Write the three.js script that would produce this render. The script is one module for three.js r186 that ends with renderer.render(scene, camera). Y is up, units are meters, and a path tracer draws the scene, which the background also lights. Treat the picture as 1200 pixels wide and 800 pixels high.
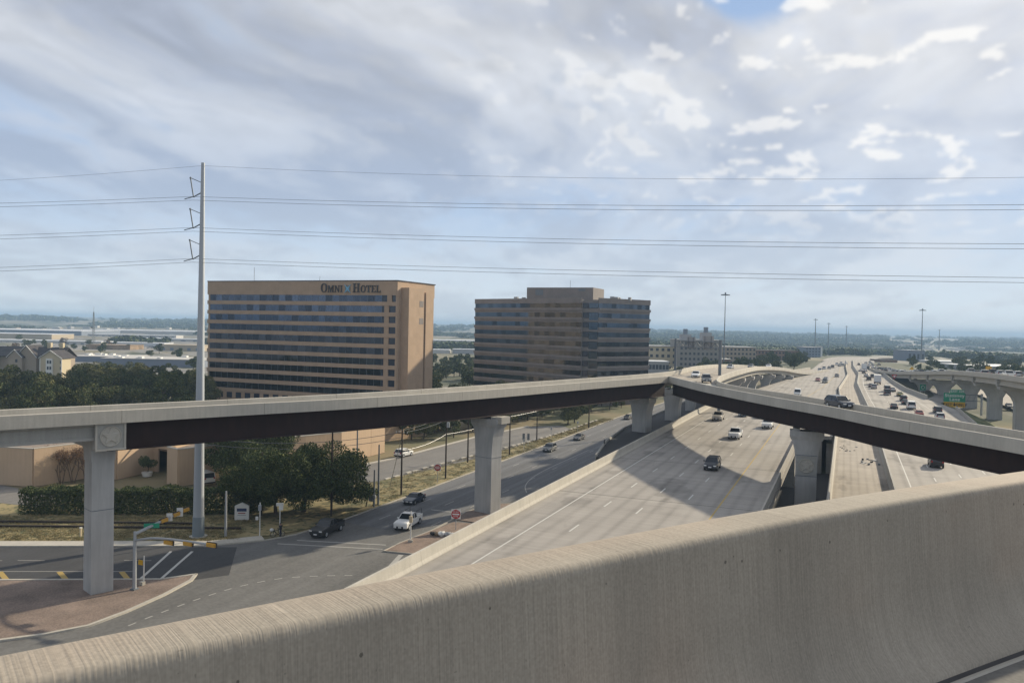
import * as THREE from 'three';
import { mergeGeometries } from 'three/addons/utils/BufferGeometryUtils.js';
import { FontLoader } from 'three/addons/loaders/FontLoader.js';
import { MarchingCubes } from 'three/addons/objects/MarchingCubes.js';
import { TextGeometry } from 'three/addons/geometries/TextGeometry.js';

// ---------------------------------------------------------------- camera, sky, sun, exposure
const scene = new THREE.Scene();
const EYE = 27.5, FPX = 940, YAW = 22.69 * Math.PI / 180, PITCH = -Math.atan(18 / FPX), ROLL = 0.0202;
const camera = new THREE.PerspectiveCamera(2 * Math.atan(400 / FPX) * 180 / Math.PI, 1.5, 0.1, 40000);
camera.rotation.order = 'YXZ'; camera.rotation.set(PITCH, YAW, ROLL); camera.position.set(0, EYE, 0);
camera.updateMatrixWorld();
const renderer = new THREE.WebGLRenderer({ antialias: true });
renderer.toneMapping = THREE.LinearToneMapping; renderer.toneMappingExposure = 1.15;
renderer.shadowMap.enabled = true;
const SUN_EL = 23.5 * Math.PI / 180, SUN_AZ = 25 * Math.PI / 180;          // azimuth to the right of the freeway's direction (-z)
const sunDir = new THREE.Vector3(Math.sin(SUN_AZ) * Math.cos(SUN_EL), Math.sin(SUN_EL), -Math.cos(SUN_AZ) * Math.cos(SUN_EL));
const sun = new THREE.DirectionalLight(new THREE.Color(1.0, 0.87, 0.66), 5.0);
sun.position.copy(sunDir).multiplyScalar(400).add(new THREE.Vector3(-30, 0, -120)); sun.target.position.set(-30, 0, -120);
sun.castShadow = true; sun.shadow.radius = 2.2; sun.shadow.mapSize.set(4096, 4096);
Object.assign(sun.shadow.camera, { left: -260, right: 260, top: 220, bottom: -220, near: 1, far: 900 });
scene.add(sun, sun.target);
scene.fog = new THREE.FogExp2(new THREE.Color(0.50, 0.73, 1.0), 0.00022);

// pixel of the 1200 x 800 photograph -> point on the level plane at height y (things stand on that plane)
const dirOf = (px, py) => new THREE.Vector3((px - 600) / FPX, -(py - 400) / FPX, -1).applyQuaternion(camera.quaternion);
const G = (px, py, y = 0) => { const d = dirOf(px, py), t = (y - EYE) / d.y; return [t * d.x, y, t * d.z]; };
const CX = (xc, zc) => [xc * Math.cos(YAW) - zc * Math.sin(YAW), -xc * Math.sin(YAW) - zc * Math.cos(YAW)];   // right / ahead metres -> world x, z

// ---------------------------------------------------------------- noise and random
let rs = 1234567;
const seed = (s) => { rs = (s * 2654435761) >>> 0; };
const rnd = (a = 0, b = 1) => { rs = (rs + 0x6d2b79f5) | 0; let t = Math.imul(rs ^ (rs >>> 15), 1 | rs); t = (t + Math.imul(t ^ (t >>> 7), 61 | t)) ^ t; return a + (b - a) * (((t ^ (t >>> 14)) >>> 0) / 4294967296); };
const hash = (x, y, s) => { let h = Math.imul(x, 374761393) + Math.imul(y, 668265263) + Math.imul(s, 974634777) | 0; h = Math.imul(h ^ (h >>> 13), 1274126177); return ((h ^ (h >>> 16)) >>> 0) / 4294967296; };
function vn(x, y, s = 0, px = 0, py = px) {                                  // value noise, periodic when a period is given
  let i = Math.floor(x), j = Math.floor(y); const fx = x - i, fy = y - j;
  let i1 = i + 1, j1 = j + 1;
  if (px) { i = ((i % px) + px) % px; i1 = ((i1 % px) + px) % px; }
  if (py) { j = ((j % py) + py) % py; j1 = ((j1 % py) + py) % py; }
  const u = fx * fx * fx * (fx * (fx * 6 - 15) + 10), v = fy * fy * fy * (fy * (fy * 6 - 15) + 10);
  const a = hash(i, j, s), b = hash(i1, j, s), c = hash(i, j1, s), d = hash(i1, j1, s);
  return a + (b - a) * u + (c - a) * v + (a - b - c + d) * u * v;
}
const fbm = (x, y, s = 0, o = 5, p = 0, q = p) => { let r = 0, a = 0.5, n = 0; for (let k = 0; k < o; k++) { r += a * vn(x, y, s + k * 17, p, q); n += a; a *= 0.5; x *= 2; y *= 2; p *= 2; q *= 2; } return r / n; };
const clamp = (x, a = 0, b = 1) => Math.min(b, Math.max(a, x));
const sm = (a, b, x) => { const t = clamp((x - a) / (b - a)); return t * t * (3 - 2 * t); };
const mix = (a, b, t) => a + (b - a) * t;
const mix3 = (a, b, t) => [mix(a[0], b[0], t), mix(a[1], b[1], t), mix(a[2], b[2], t)];

// ---------------------------------------------------------------- sky: thin broken cloud over pale blue air
{
  const W = 2048, H = 1024, data = new Float32Array(W * H * 4);
  const AL = dirOf(760, 385).setY(0).normalize(), holeA = dirOf(880, -42), R = sunDir;
  for (let j = 0; j < H; j++) {
    const el = ((j + 0.5) / H - 0.5) * Math.PI, dy = Math.sin(el), ce = Math.cos(el);
    for (let i = 0; i < W; i++) {
      const az = ((i + 0.5) / W - 0.5) * 2 * Math.PI, dx = Math.cos(az) * ce, dz = Math.sin(az) * ce, o = (j * W + i) * 4;
      let c;
      const e = Math.max(dy, 0);
      const cg = clamp(dx * R.x + dy * R.y + dz * R.z, -1, 1);
      const glow = Math.exp((cg - 1) * 10) * 0.22 + Math.exp((cg - 1) * 2.5) * 0.06;
      c = mix3([0.66, 0.75, 0.82], [0.38, 0.52, 0.74], sm(0.0, 0.20, e));
      c = mix3(c, [0.13, 0.26, 0.55], sm(0.18, 0.72, e));
      if (dy > -0.02) {
        const k = 1 / (Math.max(dy, 0) + 0.10), x = dx * k, z = dz * k;
        // a soft veil of layer cloud, drawn-out fibres, and small puffs toward the sun
        const wx = fbm(x * 0.8 + 7, z * 0.8 + 3, 5, 4) - 0.5, wz = fbm(x * 0.8 - 4, z * 0.8 + 9, 9, 4) - 0.5;
        const X = x + wx * 0.7, Z = z + wz * 0.7, s1 = X * AL.x + Z * AL.z, s2 = -X * AL.z + Z * AL.x;
        const veil = fbm(X * 0.75 + 2.0, Z * 0.75 - 1.0, 21, 6);
        const fibre = fbm(s1 * 1.9 + wx, s2 * 4.2 + wz, 33, 8), fine = fbm(s1 * 9 + wx * 2, s2 * 15 + wz * 2, 71, 5);
        const puff = fbm(s1 * 7.0 + wx * 3, s2 * 8.5 + wz * 3, 51, 8), mass = fbm(x * 1.6 + 1, z * 1.6 - 3, 57, 3);
        const dh = (dx * holeA.x + dy * holeA.y + dz * holeA.z) / holeA.length();
        const hole = Math.exp((dh - 1) * 700) * (0.75 + 0.4 * fibre);
        const up = sm(0.07, 0.34, dy);
        let cov = sm(0.28, 0.58, veil * 0.58 + fibre * 0.38 + up * 0.20 - hole + (fine - 0.5) * 0.14) * mix(0.42, 1, up);
        const thick = sm(0.36, 0.64, fbm(s1 * 1.1 - 5, s2 * 1.9 + 8, 91, 8) * 0.64 + fibre * 0.34 + (fine - 0.5) * 0.20);       // thick and thin places of the layer
        let cc = mix3([0.62, 0.645, 0.69], [0.37, 0.41, 0.495], thick);
        cc = cc.map((v, q) => v * (1 + (fine - 0.5) * 0.42 * up) + glow * [0.80, 0.74, 0.64][q]);
        c = mix3(c, cc, cov * 0.93);
        const towards = Math.exp((cg - 1) * 5);
        const pf = sm(0.615, 0.69, puff + (mass - 0.5) * 0.22) * sm(0.07, 0.2, dy) * clamp(towards * 2.0 - 0.15) * 0.6;
        c = mix3(c, [1.0, 0.98, 0.94], pf);
      }
      c = c.map((v, q) => v + glow * [0.55, 0.50, 0.42][q] * 0.6);
      if (dy < 0) c = mix3(c, [0.30, 0.30, 0.28], sm(0, 0.08, -dy));
      data[o] = c[0] * 0.93; data[o + 1] = c[1] * 0.93; data[o + 2] = c[2] * 0.93; data[o + 3] = 1;
    }
  }
  const t = new THREE.DataTexture(data, W, H, THREE.RGBAFormat, THREE.FloatType);
  t.mapping = THREE.EquirectangularReflectionMapping; t.magFilter = t.minFilter = THREE.LinearFilter; t.needsUpdate = true;
  scene.background = t; scene.environment = t;
}

// ---------------------------------------------------------------- textures and materials
function tex(size, metres, f, srgb = true, sizeY = size, metresY = metres) {
  const d = new Uint8Array(size * sizeY * 4);
  for (let j = 0; j < sizeY; j++) for (let i = 0; i < size; i++) {
    const c = f(i / size, j / sizeY), o = (j * size + i) * 4;
    for (let k = 0; k < 3; k++) { const v = clamp(Array.isArray(c) ? c[k] : c); d[o + k] = Math.round(255 * (srgb ? (v <= 0.0031308 ? 12.92 * v : 1.055 * Math.pow(v, 1 / 2.4) - 0.055) : v)); }
    d[o + 3] = 255;
  }
  const t = new THREE.DataTexture(d, size, sizeY); t.wrapS = t.wrapT = THREE.RepeatWrapping; t.magFilter = THREE.LinearFilter; t.minFilter = THREE.LinearMipmapLinearFilter; t.generateMipmaps = true;
  if (srgb) t.colorSpace = THREE.SRGBColorSpace;
  t.repeat.set(1 / metres, 1 / metresY); t.needsUpdate = true; return t;
}
const lin = (r, g, b) => new THREE.Color().setRGB(r, g, b);
function std(r, g, b, rough = 0.85, extra = {}) { return new THREE.MeshStandardMaterial({ color: lin(r, g, b), roughness: rough, ...extra }); }
const speck = (base, amp, s, p1 = 8, p2 = 64) => (u, v) => { const n = 1 + amp * (2 * fbm(u * p1, v * p1, s, 5, p1) - 1) * 1.4 + amp * 0.7 * (2 * vn(u * p2, v * p2, s + 3, p2) - 1); return base.map((x) => x * n); };
const M = {};
// weathered bridge concrete: patches, drip streaks (v runs along the piece, u up its profile)
const conc = (base, s, st = 0.16) => (u, v) => { const n = 1 + 0.22 * (fbm(u * 4, v * 4, s, 5, 4) - 0.5) + st * (fbm(u * 2, v * 40, s + 5, 3, 2, 40) - 0.5) + 0.08 * (vn(u * 128, v * 128, s + 9, 128) - 0.5); return base.map((x) => x * n); };
M.concrete = new THREE.MeshStandardMaterial({ map: tex(512, 8, conc([0.36, 0.335, 0.29], 3)), roughness: 0.9 });
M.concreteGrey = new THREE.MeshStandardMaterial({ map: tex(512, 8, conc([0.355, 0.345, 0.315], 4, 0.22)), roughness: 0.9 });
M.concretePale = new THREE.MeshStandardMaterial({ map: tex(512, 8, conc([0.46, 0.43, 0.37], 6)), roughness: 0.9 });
M.pier = new THREE.MeshStandardMaterial({ map: tex(512, 6, (u, v) => { const n = 1 + 0.25 * (fbm(u * 3, v * 3, 61, 5, 3) - 0.5) + 0.28 * (fbm(u * 22, v * 2, 62, 4, 22, 2) - 0.5); return [0.40 * n, 0.395 * n, 0.38 * n]; }), roughness: 0.9 });
// transversely broomed freeway slabs: u across the road, v along it
const slab = (base, s) => (u, v) => {
  const groove = fbm(u * 3, v * 90, s, 3, 3, 90) - 0.5, band = fbm(u * 2, v * 14, s + 2, 4, 2, 14) - 0.5, joint = Math.min(Math.abs((v * 8) % 1 - 0.5) * 2, 1) > 0.985 ? 0.8 : 1;
  const lane = -0.17 * Math.pow(0.5 + 0.5 * Math.cos(u * 2 * Math.PI * 15), 3) * (0.5 + fbm(u * 15, v * 3, s + 4, 3, 15, 3)), stain = fbm(u * 12, v * 6, s + 8, 5, 12, 6) - 0.5;      // worn wheel paths and stains
  const scuff = sm(0.60, 0.74, fbm(u * 9, v * 5, s + 12, 5, 9, 5)) * -0.24, patch = hash(Math.floor(u * 7.4), Math.floor(v * 8), s) * 0.10 - 0.05;
  const n = (1 + 0.20 * groove + 0.20 * band + 0.26 * stain + lane + scuff + patch) * joint; return base.map((x) => x * n);
};
M.slab = new THREE.MeshStandardMaterial({ map: tex(512, 28.8, slab([0.30, 0.277, 0.248], 101), true, 1024, 40), roughness: 0.88 });
M.slabTan = new THREE.MeshStandardMaterial({ map: tex(512, 14.4, slab([0.33, 0.29, 0.24], 131), true, 1024, 40), roughness: 0.9 });
const asph = (base, s, track) => (u, v) => {
  const n = 1 + 0.3 * (fbm(u * 5, v * 5, s, 5, 5) - 0.5) + 0.25 * (vn(u * 160, v * 160, s + 2, 160) - 0.5) + track * (fbm(u * 24, v * 1, s + 4, 3, 24, 1) - 0.5); return base.map((x) => x * n);
};
M.asphalt = new THREE.MeshStandardMaterial({ map: tex(1024, 36, asph([0.138, 0.135, 0.128], 201, 0.5)), roughness: 0.92 });
M.asphaltPale = new THREE.MeshStandardMaterial({ map: tex(512, 30, asph([0.165, 0.155, 0.142], 221, 0.35)), roughness: 0.92 });
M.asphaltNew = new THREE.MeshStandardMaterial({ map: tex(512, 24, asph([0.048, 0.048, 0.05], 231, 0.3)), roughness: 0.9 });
const grassF = (u, v) => { const a = fbm(u * 6, v * 6, 301, 5, 6), b = fbm(u * 40, v * 40, 305, 4, 40); return mix3(mix3([0.145, 0.125, 0.055], [0.29, 0.235, 0.115], sm(0.35, 0.65, a)), [0.07, 0.08, 0.03], sm(0.5, 0.75, b)); };
M.dryGrass = new THREE.MeshStandardMaterial({ map: tex(512, 24, grassF), roughness: 1 });
M.greenGrass = new THREE.MeshStandardMaterial({ map: tex(512, 24, (u, v) => { const a = fbm(u * 6, v * 6, 331, 5, 6), b = vn(u * 90, v * 90, 335, 90); return mix3(mix3([0.075, 0.105, 0.03], [0.20, 0.19, 0.075], sm(0.4, 0.65, a)), [0.045, 0.06, 0.02], 0.35 * b); }), roughness: 1 });
M.paver = new THREE.MeshStandardMaterial({ map: tex(512, 20, speck([0.205, 0.155, 0.126], 0.34, 351, 6, 200)), roughness: 0.95 });
M.paverRed = new THREE.MeshStandardMaterial({ map: tex(256, 10, speck([0.205, 0.15, 0.118], 0.3, 361, 6, 100)), roughness: 0.95 });
M.stucco = new THREE.MeshStandardMaterial({ map: tex(512, 10, (u, v) => { const n = 1 + 0.16 * (fbm(u * 4, v * 4, 371, 5, 4) - 0.5) + 0.14 * (fbm(u * 30, v * 2, 372, 3, 30, 2) - 0.5); return [0.50 * n, 0.365 * n, 0.245 * n]; }), roughness: 0.92 });
M.hotel = new THREE.MeshStandardMaterial({ map: tex(256, 12, speck([0.41, 0.29, 0.195], 0.08, 381, 5, 60)), roughness: 0.9 });
M.office = new THREE.MeshStandardMaterial({ map: tex(256, 12, speck([0.225, 0.198, 0.182], 0.10, 391, 5, 60)), roughness: 0.9 });
M.roofGravel = new THREE.MeshStandardMaterial({ map: tex(256, 16, speck([0.22, 0.175, 0.14], 0.3, 401, 6, 80)), roughness: 1 });
M.bark = new THREE.MeshStandardMaterial({ map: tex(128, 2, (u, v) => { const n = 0.6 + 0.8 * fbm(u * 12, v * 3, 411, 3, 12, 3); return [0.085 * n, 0.065 * n, 0.048 * n]; }), roughness: 1 });
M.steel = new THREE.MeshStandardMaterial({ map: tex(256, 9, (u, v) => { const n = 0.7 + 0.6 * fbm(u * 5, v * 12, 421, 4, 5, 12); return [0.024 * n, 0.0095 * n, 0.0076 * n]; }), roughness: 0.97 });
M.galv = std(0.40, 0.42, 0.44, 0.5, { metalness: 0.35 });
M.galvDark = std(0.17, 0.19, 0.21, 0.6, { metalness: 0.3 });
M.poleSteel = new THREE.MeshStandardMaterial({ map: tex(128, 8, (u, v) => { const n = 0.9 + 0.2 * fbm(u * 6, v * 6, 431, 4, 6); return [0.40 * n, 0.43 * n, 0.46 * n]; }), roughness: 0.6, metalness: 0.2 });
M.black = std(0.016, 0.016, 0.018, 0.6); M.rubber = std(0.02, 0.02, 0.02, 0.9); M.chrome = std(0.5, 0.5, 0.52, 0.3, { metalness: 0.9 });
M.white = std(0.72, 0.72, 0.70, 0.6); M.paintWhite = std(0.52, 0.51, 0.475, 0.8); M.paintYellow = std(0.40, 0.28, 0.08, 0.8); M.paintOld = std(0.36, 0.35, 0.325, 0.85);
M.wood = std(0.045, 0.034, 0.026, 0.95); M.wire = std(0.12, 0.125, 0.135, 0.7); M.wireBright = std(0.30, 0.30, 0.30, 0.4, { metalness: 0.6 });
M.signGreen = std(0.008, 0.27, 0.15, 0.5); M.signYellow = std(0.70, 0.40, 0.01, 0.5); M.signRed = std(0.42, 0.015, 0.022, 0.5); M.signalYellow = std(0.55, 0.30, 0.04, 0.5);
M.glassHotel = std(0.075, 0.09, 0.125, 0.06, { metalness: 1 }); M.glassOffice = std(0.07, 0.085, 0.108, 0.05, { metalness: 1 }); M.glassDark = std(0.028, 0.032, 0.05, 0.12);
M.glassCar = std(0.018, 0.021, 0.025, 0.06); M.glassDull = std(0.05, 0.06, 0.075, 0.15);
M.lampHead = std(0.75, 0.75, 0.72, 0.3); M.tail = std(0.32, 0.012, 0.012, 0.35); M.lens = std(0.06, 0.02, 0.015, 0.4);
M.roofDark = new THREE.MeshStandardMaterial({ map: tex(128, 6, speck([0.055, 0.05, 0.052], 0.3, 441, 4, 40)), roughness: 0.95 });
M.sidingCream = std(0.52, 0.44, 0.30, 0.85); M.sidingTan = std(0.33, 0.275, 0.21, 0.88); M.trimWhite = std(0.70, 0.69, 0.65, 0.7);
M.metalRoof = std(0.62, 0.63, 0.64, 0.55); M.warehouseWall = std(0.52, 0.50, 0.46, 0.8); M.warehouseGrey = std(0.19, 0.22, 0.27, 0.8); M.warehouseTan = std(0.42, 0.35, 0.25, 0.85); M.brickFar = std(0.24, 0.155, 0.115, 0.9); M.greyFar = std(0.34, 0.34, 0.34, 0.85);
M.dirtBrown = new THREE.MeshStandardMaterial({ map: tex(256, 40, speck([0.26, 0.19, 0.125], 0.35, 451, 6, 60)), roughness: 1 });

// ---------------------------------------------------------------- geometry helpers
const taken = new Map();
const numbered = (n) => { const k = taken.get(n) || 0; taken.set(n, k + 1); return k ? n + '_' + String(k).padStart(3, '0') : n; };
function mesh(name, geo, mat, parent) { const o = new THREE.Mesh(geo, mat); o.name = parent ? name : numbered(name); o.castShadow = o.receiveShadow = true; (parent || scene).add(o); return o; }
const join = (list) => (list.length === 1 ? list[0] : mergeGeometries(list.map((g) => { const h = g.index ? g.toNonIndexed() : g; for (const k of Object.keys(h.attributes)) if (!['position', 'normal', 'uv'].includes(k)) h.deleteAttribute(k); return h; })));
function struct(name, geo, mat) { const o = mesh(name, geo, mat); o.userData.kind = 'structure'; return o; }
function tag(o, label, category, group) { o.userData.label = label; o.userData.category = category; if (group) o.userData.group = group; return o; }
function thing(name, label, category, pos = [0, 0, 0], turn = 0, group) { const o = new THREE.Group(); o.name = numbered(name); o.position.set(...pos); o.rotation.y = turn; scene.add(o); return tag(o, label, category, group); }
function dup(src, pos, turn = 0, label, scale) { const o = src.clone(); o.name = numbered(src.name.replace(/_\d{3}$/, '')); o.userData = { ...src.userData }; o.position.set(...pos); o.rotation.y = turn; if (label) o.userData.label = label; if (scale) o.scale.set(...scale); scene.add(o); return o; }
function bx(w, h, d, x = 0, y = 0, z = 0, ry = 0) {                          // box standing on y, uv in metres
  const g = new THREE.BoxGeometry(w, h, d), uv = g.attributes.uv, dims = [[d, h], [d, h], [w, d], [w, d], [w, h], [w, h]];
  for (let f = 0; f < 6; f++) for (let k = 0; k < 4; k++) uv.setXY(f * 4 + k, uv.getX(f * 4 + k) * dims[f][0] + x, uv.getY(f * 4 + k) * dims[f][1] + y + z);
  g.translate(0, h / 2, 0); if (ry) g.rotateY(ry); g.translate(x, y, z); return g;
}
const V3 = (p) => new THREE.Vector3(...p);
function bar(a, b, r, n = 6, r2 = r) {                                       // round bar between two points
  const A = V3(a), B = V3(b), d = B.clone().sub(A), g = new THREE.CylinderGeometry(r2, r, d.length(), n, 1);
  g.applyQuaternion(new THREE.Quaternion().setFromUnitVectors(new THREE.Vector3(0, 1, 0), d.normalize())); const m = A.add(B).multiplyScalar(0.5); g.translate(m.x, m.y, m.z); return g;
}
// profile [[u right, v up], ...] carried along a path of [x, y, z]; bank = rise per metre to the right
function sweep(path, prof, { closed = false, bank = 0, uv0 = 0 } = {}) {
  const P = closed ? [...prof, prof[0]] : prof, n = path.length, pos = [], uv = [], idx = [];
  const fr = path.map((p, i) => { const a = path[Math.max(i - 1, 0)], b = path[Math.min(i + 1, n - 1)], l = Math.hypot(b[0] - a[0], b[2] - a[2]); return [-(b[2] - a[2]) / l, (b[0] - a[0]) / l]; });
  const len = [uv0]; for (let i = 1; i < n; i++) len.push(len[i - 1] + Math.hypot(path[i][0] - path[i - 1][0], path[i][2] - path[i - 1][2]));
  const pt = (i, q) => [path[i][0] + fr[i][0] * q[0], path[i][1] + q[1] + bank * q[0], path[i][2] + fr[i][1] * q[0]];
  let u = 0;
  for (let k = 0; k + 1 < P.length; k++) {
    const a = P[k], b = P[k + 1], l = Math.hypot(b[0] - a[0], b[1] - a[1]), o = pos.length / 3;
    for (let i = 0; i < n; i++) { pos.push(...pt(i, a), ...pt(i, b)); uv.push(u, len[i], u + l, len[i]); }
    for (let i = 0; i + 1 < n; i++) { const q = o + i * 2; idx.push(q, q + 2, q + 1, q + 1, q + 2, q + 3); }
    u += l;
  }
  if (closed) {
    const tri = THREE.ShapeUtils.triangulateShape(prof.map((q) => new THREE.Vector2(...q)), []);
    for (const i of [0, n - 1]) { const o = pos.length / 3; for (const q of prof) { pos.push(...pt(i, q)); uv.push(q[0], q[1]); } for (const t of tri) idx.push(...t.map((k) => o + k)); }
  }
  const g = new THREE.BufferGeometry(); g.setAttribute('position', new THREE.Float32BufferAttribute(pos, 3)); g.setAttribute('uv', new THREE.Float32BufferAttribute(uv, 2)); g.setIndex(idx); g.computeVertexNormals(); return g;
}
const smoothPath = (pts, step = 4) => { const c = new THREE.CatmullRomCurve3(pts.map(V3), false, 'centripetal'); return c.getSpacedPoints(Math.max(2, Math.round(c.getLength() / step))).map((p) => [p.x, p.y, p.z]); };
const line = (a, b, step = 12) => { const n = Math.max(1, Math.round(Math.hypot(b[0] - a[0], b[2] - a[2]) / step)); return Array.from({ length: n + 1 }, (_, i) => a.map((v, k) => mix(v, b[k], i / n))); };
const offset = (path, u, dv = 0) => path.map((p, i) => { const a = path[Math.max(i - 1, 0)], b = path[Math.min(i + 1, path.length - 1)], l = Math.hypot(b[0] - a[0], b[2] - a[2]); return [p[0] - (b[2] - a[2]) / l * u, p[1] + dv, p[2] + (b[0] - a[0]) / l * u]; });
function slabOf(pts, y, h = 0) {                                             // level polygon [[x, z], ...], with sides of height h below it
  const s = new THREE.Shape(pts.map((p) => new THREE.Vector2(p[0], -p[1]))); let g;
  if (h) { g = new THREE.ExtrudeGeometry(s, { depth: h, bevelEnabled: false }); g.rotateX(-Math.PI / 2); g.translate(0, y - h, 0); } else { g = new THREE.ShapeGeometry(s); g.rotateX(-Math.PI / 2); g.translate(0, y, 0); }
  return g;
}
const cut = (path, s0, s1) => {                                              // piece of a path between two lengths
  const out = []; let s = 0;
  const at = (a, b, t) => a.map((v, k) => mix(v, b[k], t));
  for (let i = 0; i + 1 < path.length; i++) { const a = path[i], b = path[i + 1], l = Math.hypot(b[0] - a[0], b[2] - a[2]); if (s + l > s0 && s < s1) { if (!out.length) out.push(at(a, b, clamp((s0 - s) / l))); out.push(at(a, b, clamp((s1 - s) / l))); } s += l; }
  return out;
};
const lengthOf = (path) => { let s = 0; for (let i = 1; i < path.length; i++) s += Math.hypot(path[i][0] - path[i - 1][0], path[i][2] - path[i - 1][2]); return s; };
const ribbon = (path, w) => sweep(path, [[-w / 2, 0], [w / 2, 0]]);
const font = await new FontLoader().loadAsync('fonts/droid/droid_serif_bold.typeface.json');
const fontSans = await new FontLoader().loadAsync('fonts/droid/droid_sans_bold.typeface.json');
function text(str, size, depth, f = fontSans) { const g = new TextGeometry(str, { font: f, size, depth, curveSegments: 4, bevelEnabled: false }); g.computeBoundingBox(); return g; }

// ---------------------------------------------------------------- ground sheet (out to the horizon, with the far hills)
const polar = (x, z) => { const r = Math.hypot(x, z); let a = Math.atan2(x, -z) + YAW; return [r, Math.atan2(Math.sin(a), Math.cos(a)) * 180 / Math.PI]; };
function groundY(x, z) {
  const [r, a] = polar(x, z);
  let h = -0.06;
  h = mix(h, 3.6, sm(8, 34, x) * sm(-90, -170, z) * (1 - sm(-420, -900, z) * 1));
  h = mix(h, 6.9, sm(-320, -420, z) * (1 - sm(25, 110, Math.abs(x + 10 - Math.max(0, -z - 420) * 0.05))) * (1 - sm(-620, -1000, z)));
  const right = sm(8, 22, a);
  h += -9 * sm(900, 1700, r) * right;
  const ridge = (r0, r1, top, s) => sm(r0, r1, r) * (top + 16 * (fbm(a * 0.16 + s, r * 0.0006, s, 4) - 0.5) + 5 * (vn(a * 2.2, r * 0.004, s + 5) - 0.5));
  h += ridge(2600, 4200, mix(17, 14, right), 501) + ridge(5200, 7200, mix(7, 1, right), 531);
  if (r > 900) h += 3.2 * (vn(x * 0.02, z * 0.02, 77) - 0.5) + 2.0 * (vn(x * 0.06, z * 0.06, 78) - 0.5);
  return h;
}
{
  const rings = [0.5], N = 720; while (rings[rings.length - 1] < 9500) rings.push(rings[rings.length - 1] * (rings[rings.length - 1] < 60 ? 1.16 : 1.024));
  const pos = [], uv = [], col = [], idx = [], A = N + 1;
  for (const r of rings) for (let i = 0; i <= N; i++) {
    const t = i / N * 2 * Math.PI, x = r * Math.sin(t), z = -r * Math.cos(t), [, a] = polar(x, z);
    pos.push(x, groundY(x, z), z); uv.push(x, z);
    const w = fbm(x * 0.006 + 3, z * 0.006, 601, 4), p = fbm(x * 0.03, z * 0.03, 605, 4), q = vn(x * 0.11, z * 0.11, 607);
    const wood = mix3([0.055, 0.07, 0.032], [0.085, 0.085, 0.05], q), open = mix3([0.24, 0.20, 0.13], [0.15, 0.145, 0.075], p);
    const near = mix3([0.20, 0.16, 0.085], [0.11, 0.11, 0.05], sm(0.4, 0.6, p));
    let c = mix3(open, wood, sm(0.42, 0.50, w * 0.6 + p * 0.4 + (a > 6 ? 0.05 : -0.02)));
    c = mix3(c, [0.36, 0.33, 0.29], sm(0.66, 0.72, vn(x * 0.02, z * 0.004, 611) * 0.55 + p * 0.45) * 0.8);
    if (a > 24 && a < 31 && r > 900) c = mix3(c, [0.42, 0.39, 0.33], sm(0.50, 0.60, p * 0.5 + q * 0.5));          // pale built-up swath on the far slope
    if (a < -14 && r > 420 && r < 2300) c = mix3(c, mix3([0.33, 0.305, 0.265], [0.22, 0.215, 0.21], q), 0.85 * sm(0.36, 0.5, w * 0.5 + q * 0.5));     // yards and car parks of the warehouse district
    if (Math.hypot(x + 70, z + 120) + 70 * (p - 0.5) < 190) c = near;                                       // dry lawns round the junction
    col.push(...c);
  }
  for (let j = 0; j + 1 < rings.length; j++) for (let i = 0; i < N; i++) { const o = j * A + i; idx.push(o, o + 1, o + A, o + 1, o + A + 1, o + A); }
  const g = new THREE.BufferGeometry(); g.setAttribute('position', new THREE.Float32BufferAttribute(pos, 3)); g.setAttribute('uv', new THREE.Float32BufferAttribute(uv, 2)); g.setAttribute('color', new THREE.Float32BufferAttribute(col, 3)); g.setIndex(idx); g.computeVertexNormals();
  struct('ground', g, new THREE.MeshStandardMaterial({ vertexColors: true, roughness: 1, map: tex(512, 17, (u, v) => { const n = 0.62 + 0.5 * fbm(u * 8, v * 8, 615, 5, 8) + 0.26 * vn(u * 120, v * 120, 616, 120); return [n, n, n]; }) }));
}

// ---------------------------------------------------------------- freeway at +7.5 m
const FY = 7.5;
const sbLeft = [[-32.6, 60], [-32.6, -232], [-27.5, -300], [-19.5, -390], [-17, -470], [-16, -560], [-13, -620]];
const sbRight = [[-7.7, 60], [-7.7, -166], [-2.1, -166.2], [-2.1, -260], [-2.8, -302], [-1.0, -363], [0.1, -407], [-0.9, -495], [-0.5, -620]];
const midLeft = [[-1.5, 60], [-1.5, -262], [-2.2, -302], [-0.4, -363], [0.7, -407], [-0.3, -495], [0.1, -620]];
const midRight = [[5.6, 60], [5.6, -200], [5.0, -243], [3.7, -331], [5.2, -411], [3.5, -500], [4, -620]];
const nbLeft = midRight.map(([x, z]) => [x + 0.55, z]);
const nbRight = [[23.6, 60], [23.6, -150], [26.6, -205], [27.6, -244], [25.5, -262], [23.2, -277], [19.4, -313], [17.5, -364], [16.1, -466], [15, -620]];
const sbRoad = struct('southbound_roadway', slabOf([...sbLeft, ...sbRight.slice().reverse()], FY, 0.7), M.slab);
const midRoad = struct('median_roadway', slabOf([...midLeft, ...midRight.slice().reverse()], FY, 1.6), M.slabTan);
const nbRoad = struct('northbound_roadway', slabOf([...nbLeft, ...nbRight.slice().reverse()], FY, 1.6), M.slab);
const farRoad = struct('distant_roadway', sweep(smoothPath([[1, FY + 0.02, -600], [2, FY - 0.1, -660], [9, 6.2, -760], [30, 2.5, -920], [75, -3, -1180], [150, -7, -1600], [260, -8, -2100]], 40), [[-17, 0], [17, 0]]), M.slab);
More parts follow.
